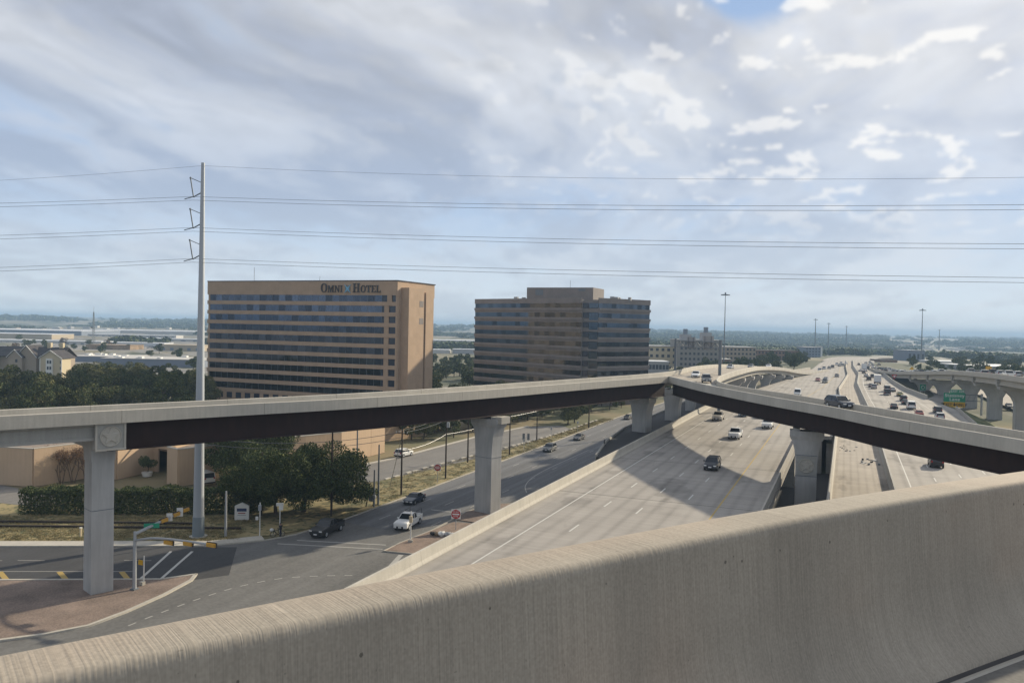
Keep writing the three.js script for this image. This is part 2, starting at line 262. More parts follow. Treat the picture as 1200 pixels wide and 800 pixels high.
// the abutment fill behind the bridges over the cross street, and retaining walls below the slabs
struct('embankment', slabOf([...sbLeft.slice(1).map(([x, z], i) => [x + 0.4, i ? z : -150]), ...[[-4, -619], [-4, -167], [-8.0, -167], [-8.0, -150]]], FY - 0.72, 8), M.concreteGrey);
struct('embankment', slabOf([[-3.2, -168], [-3.2, -619], [14.5, -619], [15.6, -466], [17, -364], [19, -313], [22.8, -277], [27, -244], [26, -205], [23, -150], [23, -150], [-1, -150], [-1, -168]], FY - 1.6, 8), M.concreteGrey);
// paint
function dashes(parent, x, z0, z1, mat, len = 3.05, gap = 12.2, w = 0.16, y = FY + 0.008) { const g = bx(w, 0.006, len); for (let z = z0; z > z1; z -= gap) { const o = mesh('lane_dash', g, mat, parent); o.position.set(typeof x === 'function' ? x(z) : x, y, z); } }
const stripe = (parent, name, pts, w, mat, y = FY + 0.008) => mesh(name, sweep(pts.map(([x, z]) => [x, y, z]), [[-w / 2, 0], [w / 2, 0]]), mat, parent);
const drift = (x) => (z) => x + (z < -230 ? mix(0, 13, sm(-230, -440, z)) : 0);
stripe(sbRoad, 'edge_line', [[-28.5, 50], [-28.6, -236], [-22.5, -310], [-15.8, -430], [-14.5, -560]], 0.16, M.paintWhite);
for (const x of [-24.65, -20.6, -16.75]) dashes(sbRoad, drift(x), -76.0 - (x + 24.65) * 2.6, -540, M.paintWhite);
stripe(sbRoad, 'yellow_line', [[-12.9, 50], [-13, -232], [-8, -310], [-3.4, -430], [-3, -560]], 0.18, M.paintYellow);
stripe(nbRoad, 'edge_line', [[8.0, 50], [8.3, -200], [7.0, -260], [6.2, -331], [7.2, -411], [6.2, -560]], 0.16, M.paintWhite);
for (const [k, x] of [11.7, 15.3, 18.9].entries()) dashes(nbRoad, (z) => x - 3.2 * sm(-215, -420, z) - k * 0.9 * sm(-215, -420, z), -100 - k * 5, -540, M.paintWhite);
stripe(nbRoad, 'edge_line', [[22.3, 50], [22.4, -190], [21, -240], [18.6, -290], [16.2, -350], [14.5, -466], [13.4, -600]], 0.16, M.paintWhite);
// longitudinal and transverse joints and the dark tyre scuffs of the median roadway
for (const z of [-92.6, -120.5, -140.7]) stripe(sbRoad, 'joint_seal', [[-32.0, z], [-8.1, z]], 0.12, M.rubber, FY + 0.004);

// concrete barriers
const jersey = [[-0.30, 0], [-0.28, 0.08], [-0.16, 0.35], [-0.09, 1.02], [0.09, 1.02], [0.16, 0.35], [0.28, 0.08], [0.30, 0]];
function barrier(label, path, mat = M.concretePale, every = 18.2, prof = jersey, name = 'traffic_barrier') {
  const t = thing(name, label, 'barrier', path[0]); const o = path[0];
  const rel = path.map((p) => [p[0] - o[0], p[1] - o[1], p[2] - o[2]]), L = lengthOf(rel);
  for (let s = 0; s < L - 0.5; s += every) { const c = cut(rel, s + 0.015, Math.min(s + every - 0.015, L)); if (c.length > 1) mesh('barrier_segment', sweep(c, prof, { closed: true }), mat, t); }
  return t;
}
const at = (pts, y = FY) => pts.map(([x, z]) => [x, y, z]);
const dense = (pts, y = FY, step = 9) => { const o = []; for (let i = 0; i + 1 < pts.length; i++) { const l = line([pts[i][0], y, pts[i][1]], [pts[i + 1][0], y, pts[i + 1][1]], step); if (i) l.shift(); o.push(...l); } return o; };
barrier('long pale concrete barrier between the frontage road and the southbound lanes', dense([[-32.35, 40], [-32.35, -230], [-30, -262]]), M.concretePale, 24.6, [[-0.30, -1.2], [-0.30, 0.0], [-0.24, 0.3], [-0.16, 1.15], [0.10, 1.15], [0.16, 0.35], [0.30, 0.08], [0.30, 0]]);
barrier('concrete barrier on the open edge of the southbound bridge beside the tall medallion pier', dense([[-7.95, 40], [-7.95, -166]]), M.concrete, 14, [[-0.24, 0], [-0.16, 0.35], [-0.10, 0.95], [0.12, 0.95], [0.2, -1.1], [0.0, -1.1]]);
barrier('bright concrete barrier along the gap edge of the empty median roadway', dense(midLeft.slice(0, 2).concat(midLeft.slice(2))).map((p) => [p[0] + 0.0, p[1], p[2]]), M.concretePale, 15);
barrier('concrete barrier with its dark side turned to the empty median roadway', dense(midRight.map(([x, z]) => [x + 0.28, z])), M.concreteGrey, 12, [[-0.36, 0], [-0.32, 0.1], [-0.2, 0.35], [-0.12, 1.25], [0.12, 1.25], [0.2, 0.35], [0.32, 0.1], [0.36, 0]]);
barrier('grey concrete wall along the outer northbound shoulder before the exit lane', dense(nbRight.slice(5)), M.concreteGrey, 20, [[-0.2, 0], [-0.12, 1.3], [0.14, 1.3], [0.2, -2], [0, -2]]);
barrier('low concrete rail curving round the outside of the exit lane', dense([[23.9, 20], [23.9, -148], [26.7, -203], [27.7, -246]]), M.concrete, 16, [[-0.2, 0], [-0.12, 0.8], [0.12, 0.8], [0.2, -0.5]]);
// shelf outside the south-bound barrier that carries the piers of the joined ramps
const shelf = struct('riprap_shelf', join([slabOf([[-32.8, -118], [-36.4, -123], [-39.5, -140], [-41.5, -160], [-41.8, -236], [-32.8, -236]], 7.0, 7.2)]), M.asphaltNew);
barrier('thin pale kerb wall on the edge of the dark shelf below the joined ramps', dense([[-36.5, -123], [-39.6, -140], [-41.6, -160], [-41.9, -236]], 7.0), M.concreteGrey, 12, [[-0.15, -1], [-0.15, 0.35], [0.15, 0.35], [0.15, 0]], 'kerb_wall');

// ---------------------------------------------------------------- streets at ground level
const cdir = [0.89, -0.456], along = (p, t, n = 0) => [p[0] + cdir[0] * t + 0.456 * n, p[1] + cdir[1] * t + 0.89 * n];
const crossN = [-71.6, -75.0];                                              // north kerb of the cross street, near the corner
const paved = [along(crossN, -130), along(crossN, -2), along(crossN, 0.5), [-69.0, -77.6], [-66.6, -80.5], [-65.0, -84.5], [-64.2, -90], [-64.0, -112], [-64, -180], [-64.6, -240], [-62, -330], [-50, -430], [-38, -430], [-40, -330], [-42.5, -240], [-42.5, -175], [-33, -160], [-33, 45], [-200, 45]];
const streets = struct('street_asphalt', slabOf(paved, 0.0), M.asphalt);
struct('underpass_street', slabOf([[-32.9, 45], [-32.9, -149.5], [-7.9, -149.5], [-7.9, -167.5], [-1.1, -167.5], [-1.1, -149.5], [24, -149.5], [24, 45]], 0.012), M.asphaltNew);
for (const [x0, x1, l] of [[-32, -8.6, 'southbound'], [-1, 22.5, 'northbound']]) for (let i = 0; i < 6; i++) { const x = mix(x0 + 0.8, x1 - 0.8, i / 5), t = thing('bridge_girder', 'dark concrete girder below the ' + l + ' bridge deck', 'girder', [x, 5.4, -54], 0, l + ' bridge girders'); mesh('web', bx(0.45, 1.38, 188, 0, 0, 0), M.concreteGrey, t); mesh('flange', bx(0.9, 0.22, 187.9, 0, -0.2, 0), M.concreteGrey, t); }
// the newer dark surface of the cross street, with a straight saw cut against the old intersection
struct('cross_street', slabOf([along(crossN, -130, 0.25), along(crossN, 4.2, 0.25), along(crossN, 6.2, 11.2), along(crossN, 3.0, 12.8), along(crossN, -130, 12.8)], 0.006), M.asphaltNew);
struct('frontage_road', slabOf([[-63.7, -93], [-63.7, -238], [-62, -330], [-50, -430], [-43, -430], [-44, -330], [-46.5, -238], [-46.5, -175], [-45, -140], [-47.5, -118], [-52.8, -96], [-56, -92]], 0.006), new THREE.MeshStandardMaterial({ map: tex(512, 14.4, asph([0.125, 0.127, 0.132], 241, 0.55), true, 512, 60), roughness: 0.9 }));
// kerbs and islands
const kerb = [[-0.09, -0.1], [-0.09, 0.15], [0.07, 0.15], [0.09, -0.1]];
const kerbN = dense([along(crossN, -130), along(crossN, 0.5), [-69.0, -77.6], [-66.6, -80.5], [-65.0, -84.5], [-64.2, -90], [-64.0, -112], [-64, -180], [-64.6, -240], [-62, -330]], 0.0, 6);
struct('kerb', sweep(kerbN, kerb, { closed: true }), M.concretePale);
struct('pavement', sweep(dense([along(crossN, -130, -1.1), along(crossN, 0.2, -1.1), [-69.9, -78.4], [-67.6, -81.2]], 0.0, 6), [[-1.0, -0.2], [-1.0, 0.14], [0.98, 0.14], [0.98, -0.2]]), M.concretePale);
const islandPts = [[-64.1, -66.4], [-63.0, -64.6], [-62.0, -60], [-61.5, -55], [-61.6, -51], [-63.3, -47.9], [-68, -42.5], [-80, -30], [-150, 20], along([-66.2, -63.4], -150), [-66.2, -63.4]];
struct('island', slabOf(islandPts, 0.13, 0.4), M.paver);
const ring = dense([...islandPts, islandPts[0]], 0.0, 4);
struct('kerb', sweep(ring, [[-0.1, -0.1], [-0.1, 0.17], [0.28, 0.17], [0.3, -0.1]], { closed: true }), M.concretePale);
struct('island', slabOf([[-50.8, -83.2], [-50.9, -87], [-50.3, -94], [-49.9, -99.5], [-44.5, -100.5], [-40.5, -92], [-41.5, -84.5]], 0.12, 0.4), M.paverRed);
struct('island', slabOf([[-50.6, -101], [-50.9, -106], [-49.3, -112.5], [-45, -115.5], [-33, -118.5], [-33, -100]], 0.11, 0.4), M.paver);
struct('kerb', sweep(dense([[-41.5, -84.3], [-50.9, -83.0], [-51.0, -87], [-50.4, -94], [-50.7, -101], [-51, -106], [-49.4, -112.7], [-45, -115.7]], 0.0, 4), [[-0.12, -0.1], [-0.12, 0.15], [0.08, 0.15], [0.1, -0.1]], { closed: true }), M.concrete);
// side street beyond the grass strip, verges, lot
struct('side_street', slabOf([[-86.8, -124], [-84.2, -142], [-83.4, -178], [-80, -205], [-73, -212], [-67.6, -205], [-68, -192], [-70.2, -150], [-72.6, -132], [-75.2, -119], [-79, -116]], 0.01), M.asphaltPale);
struct('kerb', sweep(dense([[-86.9, -124], [-84.3, -142], [-83.5, -178], [-80.1, -205]], 0, 8), [[-0.7, -0.1], [-0.6, 0.16], [0.1, 0.16], [0.12, -0.1]], { closed: true }), M.concretePale);
struct('grass_verge', slabOf([[-64.15, -100], [-64.1, -180], [-64.7, -240], [-66.8, -232], [-67.8, -192], [-70.0, -150], [-72.4, -132], [-75, -118.6], [-72, -106], [-66, -98]], 0.07, 0.3), M.dryGrass);
struct('grass_verge', slabOf([along(crossN, -130, -2.2), along(crossN, -1, -2.2), [-70.4, -79.4], [-68.0, -82.4], [-66.0, -86.2], [-65.0, -92], [-64.2, -99.8], [-66, -98], [-72, -106], [-75, -112], along(crossN, -8, -26), along(crossN, -130, -26)], 0.04, 0.3), M.dryGrass);
struct('car_park', slabOf([[-88, -108], [-97, -113], [-91.4, -129], [-87.2, -124], [-80, -116]], 0.06), M.asphaltPale);
struct('driveway', slabOf([[-128, -78], [-107, -80], [-108, -86], [-128, -88]], 0.06), M.asphaltPale);
// scattered kerb stones along the verge
{
  seed(71); let k = 0; const g = bx(0.45, 0.2, 1.7), t = thing('kerb_stone_row', 'broken row of pale kerb stones between dry verge and side street', 'kerb stones', [0, 0, 0]);
  for (let z = -122; z > -230; z -= rnd(2.0, 4.2)) { const o = mesh('kerb_stone', g, M.concretePale, t); o.position.set(-74.3 + sm(-119, -200, z) * 6.2 + rnd(-0.15, 0.15), 0.02, z); o.rotation.y = rnd(-0.15, 0.15) - 0.06; k++; }
}
// paint at street level
for (const [a, b] of [[[160, 682], [200, 646]], [[185, 681], [225, 646]]]) { const p = G(...a, 0), q = G(...b, 0); stripe(streets, 'crosswalk_line', [[p[0], p[2]], [q[0], q[2]]], 0.32, M.paintWhite, 0.014); }
for (const [a, b] of [[[325, 637], [448, 643.5]], [[348, 633], [452, 638.5]], [[505, 597], [530, 600]]]) { const p = G(...a, 0), q = G(...b, 0); stripe(streets, 'crosswalk_line', [[p[0], p[2]], [q[0], q[2]]], 0.32, M.paintOld, 0.014); }
{ const p = G(447, 675, 0), q = G(470, 650, 0); stripe(streets, 'stop_line', [[p[0], p[2]], [q[0], q[2]]], 0.6, M.paintOld, 0.014); }
{ // dashed turning guide
  const path = smoothPath([[150, 733], [177, 722], [237, 700], [280, 687], [330, 677.5], [380, 674.5], [430, 674]].map(([x, y]) => G(x, y, 0.014)), 0.6), L = lengthOf(path);
  for (let s = 0; s < L - 0.7; s += 1.85) mesh('guide_dash', sweep(cut(path, s, s + 0.85), [[-0.09, 0], [0.09, 0]]), M.paintOld, streets);
}
{ // hatched median of the cross street
  const p = G(-60, 669.5, 0), q = G(155, 669.5, 0); stripe(streets, 'median_line', [[p[0], p[2]], [q[0], q[2]]], 0.14, M.paintOld, 0.014);
  for (const x of [-68, 2, 72, 145]) { const a = G(x - 3, 669.8, 0), b = G(x + 6, 680.5, 0); stripe(streets, 'hatch_bar', [[a[0], a[2]], [b[0], b[2]]], 0.55, M.paintYellow, 0.014); }
  for (const x of [-30, 20, 145]) { const a = G(x, 656.5, 0), b = G(x + 32, 656.8, 0); stripe(streets, 'lane_dash', [[a[0], a[2]], [b[0], b[2]]], 0.13, M.paintOld, 0.014); }
}
for (const x of [-60.0, -56.0, -51.8]) dashes(streets, x, -98, -320, M.paintOld, 3, 12.2, 0.13, 0.014);
stripe(streets, 'edge_line', [[-47.6, -122], [-46.0, -136], [-46.9, -160], [-47.3, -240]], 0.13, M.paintOld, 0.014);
mesh('turnaround_line', sweep(smoothPath([[617, 577], [615.5, 570], [622, 561], [640, 550], [668, 537], [690, 527]].map(([x, y]) => G(x, y, 0.016)), 1), [[-0.08, 0], [0.08, 0]]), M.paintOld, streets);

// ---------------------------------------------------------------- ramps
function resample(path, n) { const L = lengthOf(path), o = []; for (let i = 0; i < n; i++) { const c = cut(path, Math.max(0, L * i / (n - 1) - 1e-4), L * i / (n - 1) + 1e-4); o.push(c[0] || path[path.length - 1]); } return o; }
function ruled(a, b, thick) {                                                // slab between two edges (road surface heights given)
  const n = a.length, pos = [], uv = [], idx = []; let s = 0;
  for (let i = 0; i < n; i++) {
    if (i) s += Math.hypot(a[i][0] - a[i - 1][0], a[i][2] - a[i - 1][2]);
    const w = Math.hypot(a[i][0] - b[i][0], a[i][2] - b[i][2]);
    pos.push(...a[i], ...b[i], b[i][0], b[i][1] - thick, b[i][2], a[i][0], a[i][1] - thick, a[i][2]); uv.push(0, s, w, s, w, s, 0, s);
  }
  for (let i = 0; i + 1 < n; i++) for (let k = 0; k < 4; k++) { const o = i * 4, p = o + k, q = o + (k + 1) % 4; idx.push(p, q, p + 4, q, q + 4, p + 4); }
  idx.push(0, 1, 2, 0, 2, 3); const e = (n - 1) * 4; idx.push(e, e + 1, e + 2, e, e + 2, e + 3);
  const g = new THREE.BufferGeometry(); g.setAttribute('position', new THREE.Float32BufferAttribute(pos, 3)); g.setAttribute('uv', new THREE.Float32BufferAttribute(uv, 2)); g.setIndex(idx);
  const h = g.toNonIndexed(); h.computeVertexNormals(); return h;
}
const TOP = 1.0;                                                            // parapet above the road surface
const eaPix = [[0, 487], [122, 481], [240, 475], [420, 466], [572, 456.2], [680, 448], [784, 440.5]];
let eA = eaPix.map(([x, y], i) => G(x, y, mix(18.6, 18.2, i / 6)));
eA.unshift([eA[0][0] + (eA[0][0] - eA[1][0]) * 4, eA[0][1], eA[0][2] + (eA[0][2] - eA[1][2]) * 4]);
eA = smoothPath(eA.map((p) => [p[0], p[1] - TOP, p[2]]), 4);
const ebPix = [[784, 440.5], [820, 449], [860, 456.8], [900, 464], [980, 477.3], [1040, 488.7], [1200, 515.3]];
let eB = ebPix.map(([x, y]) => G(x, y, 18.2)); { const a = eB[eB.length - 2], b = eB[eB.length - 1]; eB.push([b[0] + (b[0] - a[0]) * 3, b[1], b[2] + (b[2] - a[2]) * 3]); }
eB = smoothPath(eB.map((p) => [p[0], p[1] - TOP, p[2]]), 4);
const join0 = [-37.6, 16.9, -178];
const lA = smoothPath([...offset(eA, -9, -0.36).filter((p, i) => i % 4 === 0 && p[2] > -136), join0, [-37.4, 16.7, -220], [-38.6, 14.2, -300], [-35.2, 12.3, -340], [-27, 8.2, -400], [-18, 7.54, -460]], 4);
const lAend = lA.findIndex((p) => p[2] < -176);
const fB = smoothPath([...offset(eB, -8.6, -0.4).filter((p, i) => i % 3 === 0 && p[0] > -12).reverse(), [-17.2, 16.4, -149], [-23.4, 16.2, -164], [-25.7, 16.3, -180], [-25.6, 16.3, -222], [-27, 13.9, -300], [-23.6, 12.1, -338], [-16.5, 8.2, -396], [-9, 7.56, -445]], 4);
const parapet = [[-0.22, -0.28], [-0.22, 0.95], [-0.16, 1.0], [0.08, 1.0], [0.14, 0.95], [0.2, 0.02], [0.2, -0.3]];
const ramp = (label, cat = 'ramp') => thing('flyover_ramp', label, cat);
function rails(t, path, sgn, every = 15, mat = M.concretePale) { const L = lengthOf(path), pr = parapet.map(([u, v]) => [u * sgn, v]); for (let s = 0; s < L - 1; s += every) { const c = cut(path, s + 0.02, Math.min(L, s + every - 0.02)); if (c.length > 1) mesh('parapet_segment', sweep(c, pr, { closed: true, uv0: s }), mat, t); } }
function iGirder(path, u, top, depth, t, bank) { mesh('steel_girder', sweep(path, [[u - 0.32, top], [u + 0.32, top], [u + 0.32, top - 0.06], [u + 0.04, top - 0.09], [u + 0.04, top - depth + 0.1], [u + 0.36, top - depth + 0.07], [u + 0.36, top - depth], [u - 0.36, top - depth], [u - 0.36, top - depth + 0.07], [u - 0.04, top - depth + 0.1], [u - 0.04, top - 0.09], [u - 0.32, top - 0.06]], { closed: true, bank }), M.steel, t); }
{
  const t = ramp('long grey flyover on dark steel girders running in front of the hotel and office block');
  const n = 60, a = resample(lA.slice(0, lAend + 1), n), b = resample(eA, n); mesh('deck', ruled(a, b, 0.28), M.concreteGrey, t);
  rails(t, eA, -1); rails(t, lA.slice(0, lAend + 1), 1);
  const bankA = 0.04, star = eA.findIndex((p) => p[2] < -55.6), st = eA.slice(star);
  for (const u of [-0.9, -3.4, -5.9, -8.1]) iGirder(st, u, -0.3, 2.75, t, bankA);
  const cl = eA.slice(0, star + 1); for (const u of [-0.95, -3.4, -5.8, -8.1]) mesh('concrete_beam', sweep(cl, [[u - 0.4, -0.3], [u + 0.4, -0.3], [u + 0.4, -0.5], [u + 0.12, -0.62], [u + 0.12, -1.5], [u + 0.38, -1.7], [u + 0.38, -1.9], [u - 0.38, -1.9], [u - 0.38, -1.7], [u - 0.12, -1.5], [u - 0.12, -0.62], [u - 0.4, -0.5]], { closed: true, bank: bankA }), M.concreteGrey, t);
}
{
  const t = ramp('flyover on dark steel girders crossing over the freeway lanes with a dark car on it');
  const k = fB.findIndex((p) => p[2] < -168), n = 50, a = resample(fB.slice(0, k + 1), n), b = resample(eB.slice().reverse(), n); mesh('deck', ruled(a, b, 0.28), M.concreteGrey, t);
  rails(t, eB, 1); rails(t, fB.slice(0, k + 1), 1);
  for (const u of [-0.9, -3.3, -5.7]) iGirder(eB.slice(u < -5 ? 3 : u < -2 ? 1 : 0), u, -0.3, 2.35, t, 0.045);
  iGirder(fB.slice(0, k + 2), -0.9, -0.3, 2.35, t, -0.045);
}
{
  const t = ramp('wide concrete viaduct where two flyovers join and descend to the southbound lanes');
  const k = fB.findIndex((p) => p[2] < -158), j = lA.findIndex((p) => p[2] < -168), n = 60, a = resample(lA.slice(j), n), b = resample(fB.slice(k), n).map((p) => [p[0], p[1] - 0.004, p[2]]);
  a.forEach((p) => { p[1] -= 0.006; }); mesh('deck', ruled(a, b, 0.32), M.slabTan, t);
  const gore = [eA[eA.length - 1], eB[0]]; mesh('gore_deck', slabOf([[-33.4, -162.2], [-36.4, -169.4], [-28.4, -167.4], [-32.8, -161.9]], 16.9, 0.3), M.concreteGrey, t);
  rails(t, fB.slice(k + 3), 1, 30); rails(t, lA.slice(lAend), 1, 30);
  for (const [f, u] of [[0.10, 0], [0.37, 0], [0.63, 0], [0.90, 0]]) { const p = a.map((q, i) => [mix(q[0], b[i][0], f), mix(q[1], b[i][1], f), mix(q[2], b[i][2], f)]); mesh('concrete_beam', sweep(p.slice(0, 52), [[-0.45, -0.33], [0.45, -0.33], [0.4, -0.55], [0.14, -0.65], [0.14, -1.35], [0.36, -1.5], [0.36, -1.7], [-0.36, -1.7], [-0.36, -1.5], [-0.14, -1.35], [-0.14, -0.65], [-0.4, -0.55]], { closed: true }), f > 0.85 ? M.concretePale : M.concreteGrey, t); }
  stripe(t, 'lane_line', lA.slice(lAend).map((p) => [p[0] + 5.6, p[2]]), 0.12, M.paintWhite, 0).visible = true;
  const ll = t.children[t.children.length - 1]; const lp = lA.slice(lAend).map((p) => [p[0] + 5.6, p[1] + 0.03, p[2]]); ll.geometry = sweep(lp, [[-0.06, 0], [0.06, 0]]);
}
// piers: rectangular sections [height, half width across the ramp, half width along it]
function loftRect(secs) {
  const pos = [], uv = [], idx = [];
  for (let s = 0; s + 1 < secs.length; s++) for (let k = 0; k < 4; k++) {
    const c = (q, j) => [[-q[1], q[0], -q[2]], [q[1], q[0], -q[2]], [q[1], q[0], q[2]], [-q[1], q[0], q[2]]][j % 4], o = pos.length / 3, w = k % 2 ? secs[s][2] : secs[s][1];
    pos.push(...c(secs[s], k), ...c(secs[s], k + 1), ...c(secs[s + 1], k), ...c(secs[s + 1], k + 1)); uv.push(k * 3, secs[s][0], k * 3 + 2 * w, secs[s][0], k * 3, secs[s + 1][0], k * 3 + 2 * w, secs[s + 1][0]); idx.push(o, o + 1, o + 2, o + 1, o + 3, o + 2);
  }
  const e = secs[secs.length - 1], o = pos.length / 3; pos.push(-e[1], e[0], -e[2], e[1], e[0], -e[2], e[1], e[0], e[2], -e[1], e[0], e[2]); uv.push(0, 0, 1, 0, 1, 1, 0, 1); idx.push(o, o + 2, o + 1, o, o + 3, o + 2);
  const g = new THREE.BufferGeometry(); g.setAttribute('position', new THREE.Float32BufferAttribute(pos, 3)); g.setAttribute('uv', new THREE.Float32BufferAttribute(uv, 2)); g.setIndex(idx); const h = g.toNonIndexed(); h.computeVertexNormals(); return h;
}
function starShape(R, r) { const s = new THREE.Shape(); for (let i = 0; i < 10; i++) { const a = Math.PI / 2 + i * Math.PI / 5, q = i % 2 ? r : R; s[i ? 'lineTo' : 'moveTo'](q * Math.cos(a), q * Math.sin(a)); } s.closePath(); return s; }
function medallion(r, parent, pos, ry) {                                    // raised disc, ring and star, facing local +z
  const g = new THREE.Group(); 
  const d = join([new THREE.CylinderGeometry(r, r, 0.06, 32).rotateX(Math.PI / 2).toNonIndexed(), new THREE.TorusGeometry(r * 0.97, r * 0.07, 6, 36).translate(0, 0, 0.04).toNonIndexed(), new THREE.ExtrudeGeometry(starShape(r * 0.82, r * 0.34), { depth: 0.07, bevelEnabled: true, bevelThickness: 0.05, bevelSize: 0.05, bevelSegments: 1 }).translate(0, 0, 0.02)]);
  d.rotateY(ry); d.translate(...pos); return mesh('star_medallion', d, M.concretePale, parent);
}
const headingAt = (path, i) => { const a = path[Math.max(0, i - 1)], b = path[Math.min(path.length - 1, i + 1)]; return Math.atan2(b[0] - a[0], -(b[2] - a[2])); };   // to the right of -z
{ // hammerhead pier with the star panel on its end
  const i = eA.findIndex((p) => p[2] < -57.5), p = eA[i], h = headingAt(eA, i), t = thing('bridge_pier', 'square concrete pier topped by a star panel, standing on the paved island', 'pier', [-68.9, 0, -58.1], -h);
  const yTop = p[1] - 0.32;
  mesh('shaft', loftRect([[0, 1.12, 1.05], [8.4, 1.06, 1.05], [yTop - 3.9, 1.06, 1.05]]), M.pier, t);
  mesh('collar', loftRect([[yTop - 3.9, 1.1, 1.12], [yTop - 3.0, 1.12, 1.14], [yTop - 2.55, 1.2, 1.2]]), M.pier, t);
  mesh('joint_groove', bx(2.16, 0.07, 2.13, 0, 8.36, 0), M.galvDark, t);
  const off = (p[0] + 68.9) * Math.cos(h) + (p[2] + 58.1) * Math.sin(h);
  mesh('cap', bx(8.4, 2.45, 2.5, off - 4.55, yTop - 2.55, 0), M.pier, t);
  mesh('end_panel', bx(0.14, 2.75, 2.85, off - 0.28, yTop - 2.6, 0), M.concreteGrey, t);
  mesh('panel_frame', join([bx(0.1, 0.18, 2.85, off - 0.17, yTop - 2.6, 0), bx(0.1, 0.18, 2.85, off - 0.17, yTop - 0.03, 0), bx(0.1, 2.39, 0.18, off - 0.17, yTop - 2.42, 1.33), bx(0.1, 2.39, 0.18, off - 0.17, yTop - 2.42, -1.33)]), M.concretePale, t);
  medallion(0.98, t, [off - 0.19, yTop - 1.22, 0], Math.PI / 2);
}
function flaredPier(label, x, z, base, top, turn, wide = 3.4, w = 1.35, d = 1.05, group, cap = true) {
  const t = thing('bridge_pier', label, 'pier', [x, base, z], turn, group), H = top - base;
  mesh('shaft', loftRect([[0, w, d], [H - 5.2, w, d], [H - 4.0, w * 1.04, d], [H - 2.6, mix(w, wide, 0.22), d], [H - 1.2, mix(w, wide, 0.62), d]]), M.pier, t);
  if (cap) mesh('cap', loftRect([[H - 1.2, wide * 0.92, d * 1.02], [H - 0.7, wide, d * 1.12], [H, wide, d * 1.12]]), M.pier, t);
  for (const s of [-1, 1]) mesh('bearing_seat', bx(0.9, 0.3, d * 1.6, s * wide * 0.62, H, 0), M.concreteGrey, t);
  return t;
}
{
  const idx = (path, z) => path.findIndex((p) => p[2] < z);
  let i = idx(eA, -107), q = offset(eA, -3.6)[i];
  const p2 = flaredPier('flared concrete pier of the steel flyover beside the red do not enter sign', -48.4, -107.6, 0, q[1] - 3.4, -headingAt(eA, i), 2.45, 1.55, 1.15);
  mesh('end_block', bx(1.1, 1.0, 2.0, 2.6, q[1] - 4.0, 0), M.concretePale, p2);
  mesh('joint_groove', bx(3.16, 0.06, 2.36, 0, 8.2, 0), M.galvDark, p2);
  i = idx(eA, -156); q = offset(eA, -4)[i];
  flaredPier('flared pier on the dark shelf under the last steel span of the flyover', -37.4, -157.5, 6.9, q[1] - 3.4, -0.32, 2.4, 1.5, 1.2);
  flaredPier('flared pier under the forking point where both steel flyovers meet', -35.9, -181, 6.9, 13.9, -0.1, 2.5, 1.5, 1.2);
  flaredPier('slim grey pier behind the forking point above the frontage road', -36.2, -205, 6.9, 13.7, 0, 2.4, 1.2, 1.0);
  i = idx(eB.slice().reverse(), -113); 
  const pb = flaredPier('tall concrete pier with round medallion standing in the dark gap between the bridges', -4.75, -116.6, 0, 14.05, 0.06, 2.2, 1.36, 1.15);
  mesh('medallion_panel', bx(2.5, 2.6, 0.12, 0, 8.1, 1.16), M.concreteGrey, pb);
  medallion(0.95, pb, [0, 9.4, 1.24], 0);
  for (const y of [7.95, 10.75]) mesh('joint_groove', bx(2.76, 0.08, 2.36, 0, y, 0), M.galvDark, pb);
  // viaduct piers
  const far = [[-26.6, -236, 16.0], [-26.8, -262, 15.2], [-26.7, -288, 14.2], [-24.9, -318, 13.0], [-22.9, -340, 11.9], [-20.6, -358, 10.8]];
  for (const [x, z, y] of far) { const t = flaredPier('flared concrete pier in the row under the joined viaduct', x - 3.4, z, 5.5, y - 2.0, 0, 3.6, 1.3, 1.2, 'piers of the joined viaduct'); }
  mesh('abutment_wall', slabOf([[-17.8, -368], [-9.6, -440], [-17, -452], [-27, -400], [-28.8, -376]], 7.2, 3.0), M.concreteGrey, thing('abutment', 'concrete abutment where the joined viaduct reaches the southbound lanes', 'abutment'));
}
// right-hand viaduct parallel to the northbound lanes
const rvC = smoothPath([[50, 18.6, -110], [46, 18.2, -150], [43, 17.6, -200], [41, 16.9, -236], [39.5, 16.0, -265], [38, 14.8, -298], [32, 12.3, -345], [24.5, 9.4, -405], [20, 7.9, -455], [17, 7.4, -500]], 5);
{
  const t = ramp('grey concrete viaduct full of cars to the right of the northbound lanes', 'viaduct');
  const a = offset(rvC, -6), b = offset(rvC, 6); mesh('deck', ruled(a, b, 0.3), M.concreteGrey, t); rails(t, a, 1, 24); rails(t, b, -1, 24);
  for (const u of [-5, -1.7, 1.7, 5]) mesh('concrete_beam', sweep(rvC.slice(0, -14), [[u - 0.5, -0.3], [u + 0.5, -0.3], [u + 0.4, -0.5], [u + 0.14, -0.6], [u + 0.14, -1.45], [u + 0.4, -1.6], [u + 0.4, -1.8], [u - 0.4, -1.8], [u - 0.4, -1.6], [u - 0.14, -1.45], [u - 0.14, -0.6], [u - 0.4, -0.5]], { closed: true }), M.concretePale, t);
  for (const z of [-172, -203, -233, -263, -297, -331, -365]) {
    const i = rvC.findIndex((p) => p[2] < z), p = rvC[i];
    const pr = flaredPier('broad flared concrete pier in the row below the car-filled viaduct', p[0], p[2], 3.2, p[1] - 2.1, -headingAt(rvC, i), 5.4, 1.75, 1.3, 'piers of the car-filled viaduct');
    mesh('cap_end', bx(0.7, 1.6, 1.6, -5.5, p[1] - 3.2 - 2.1, 0), M.concreteGrey, pr);
  }
}
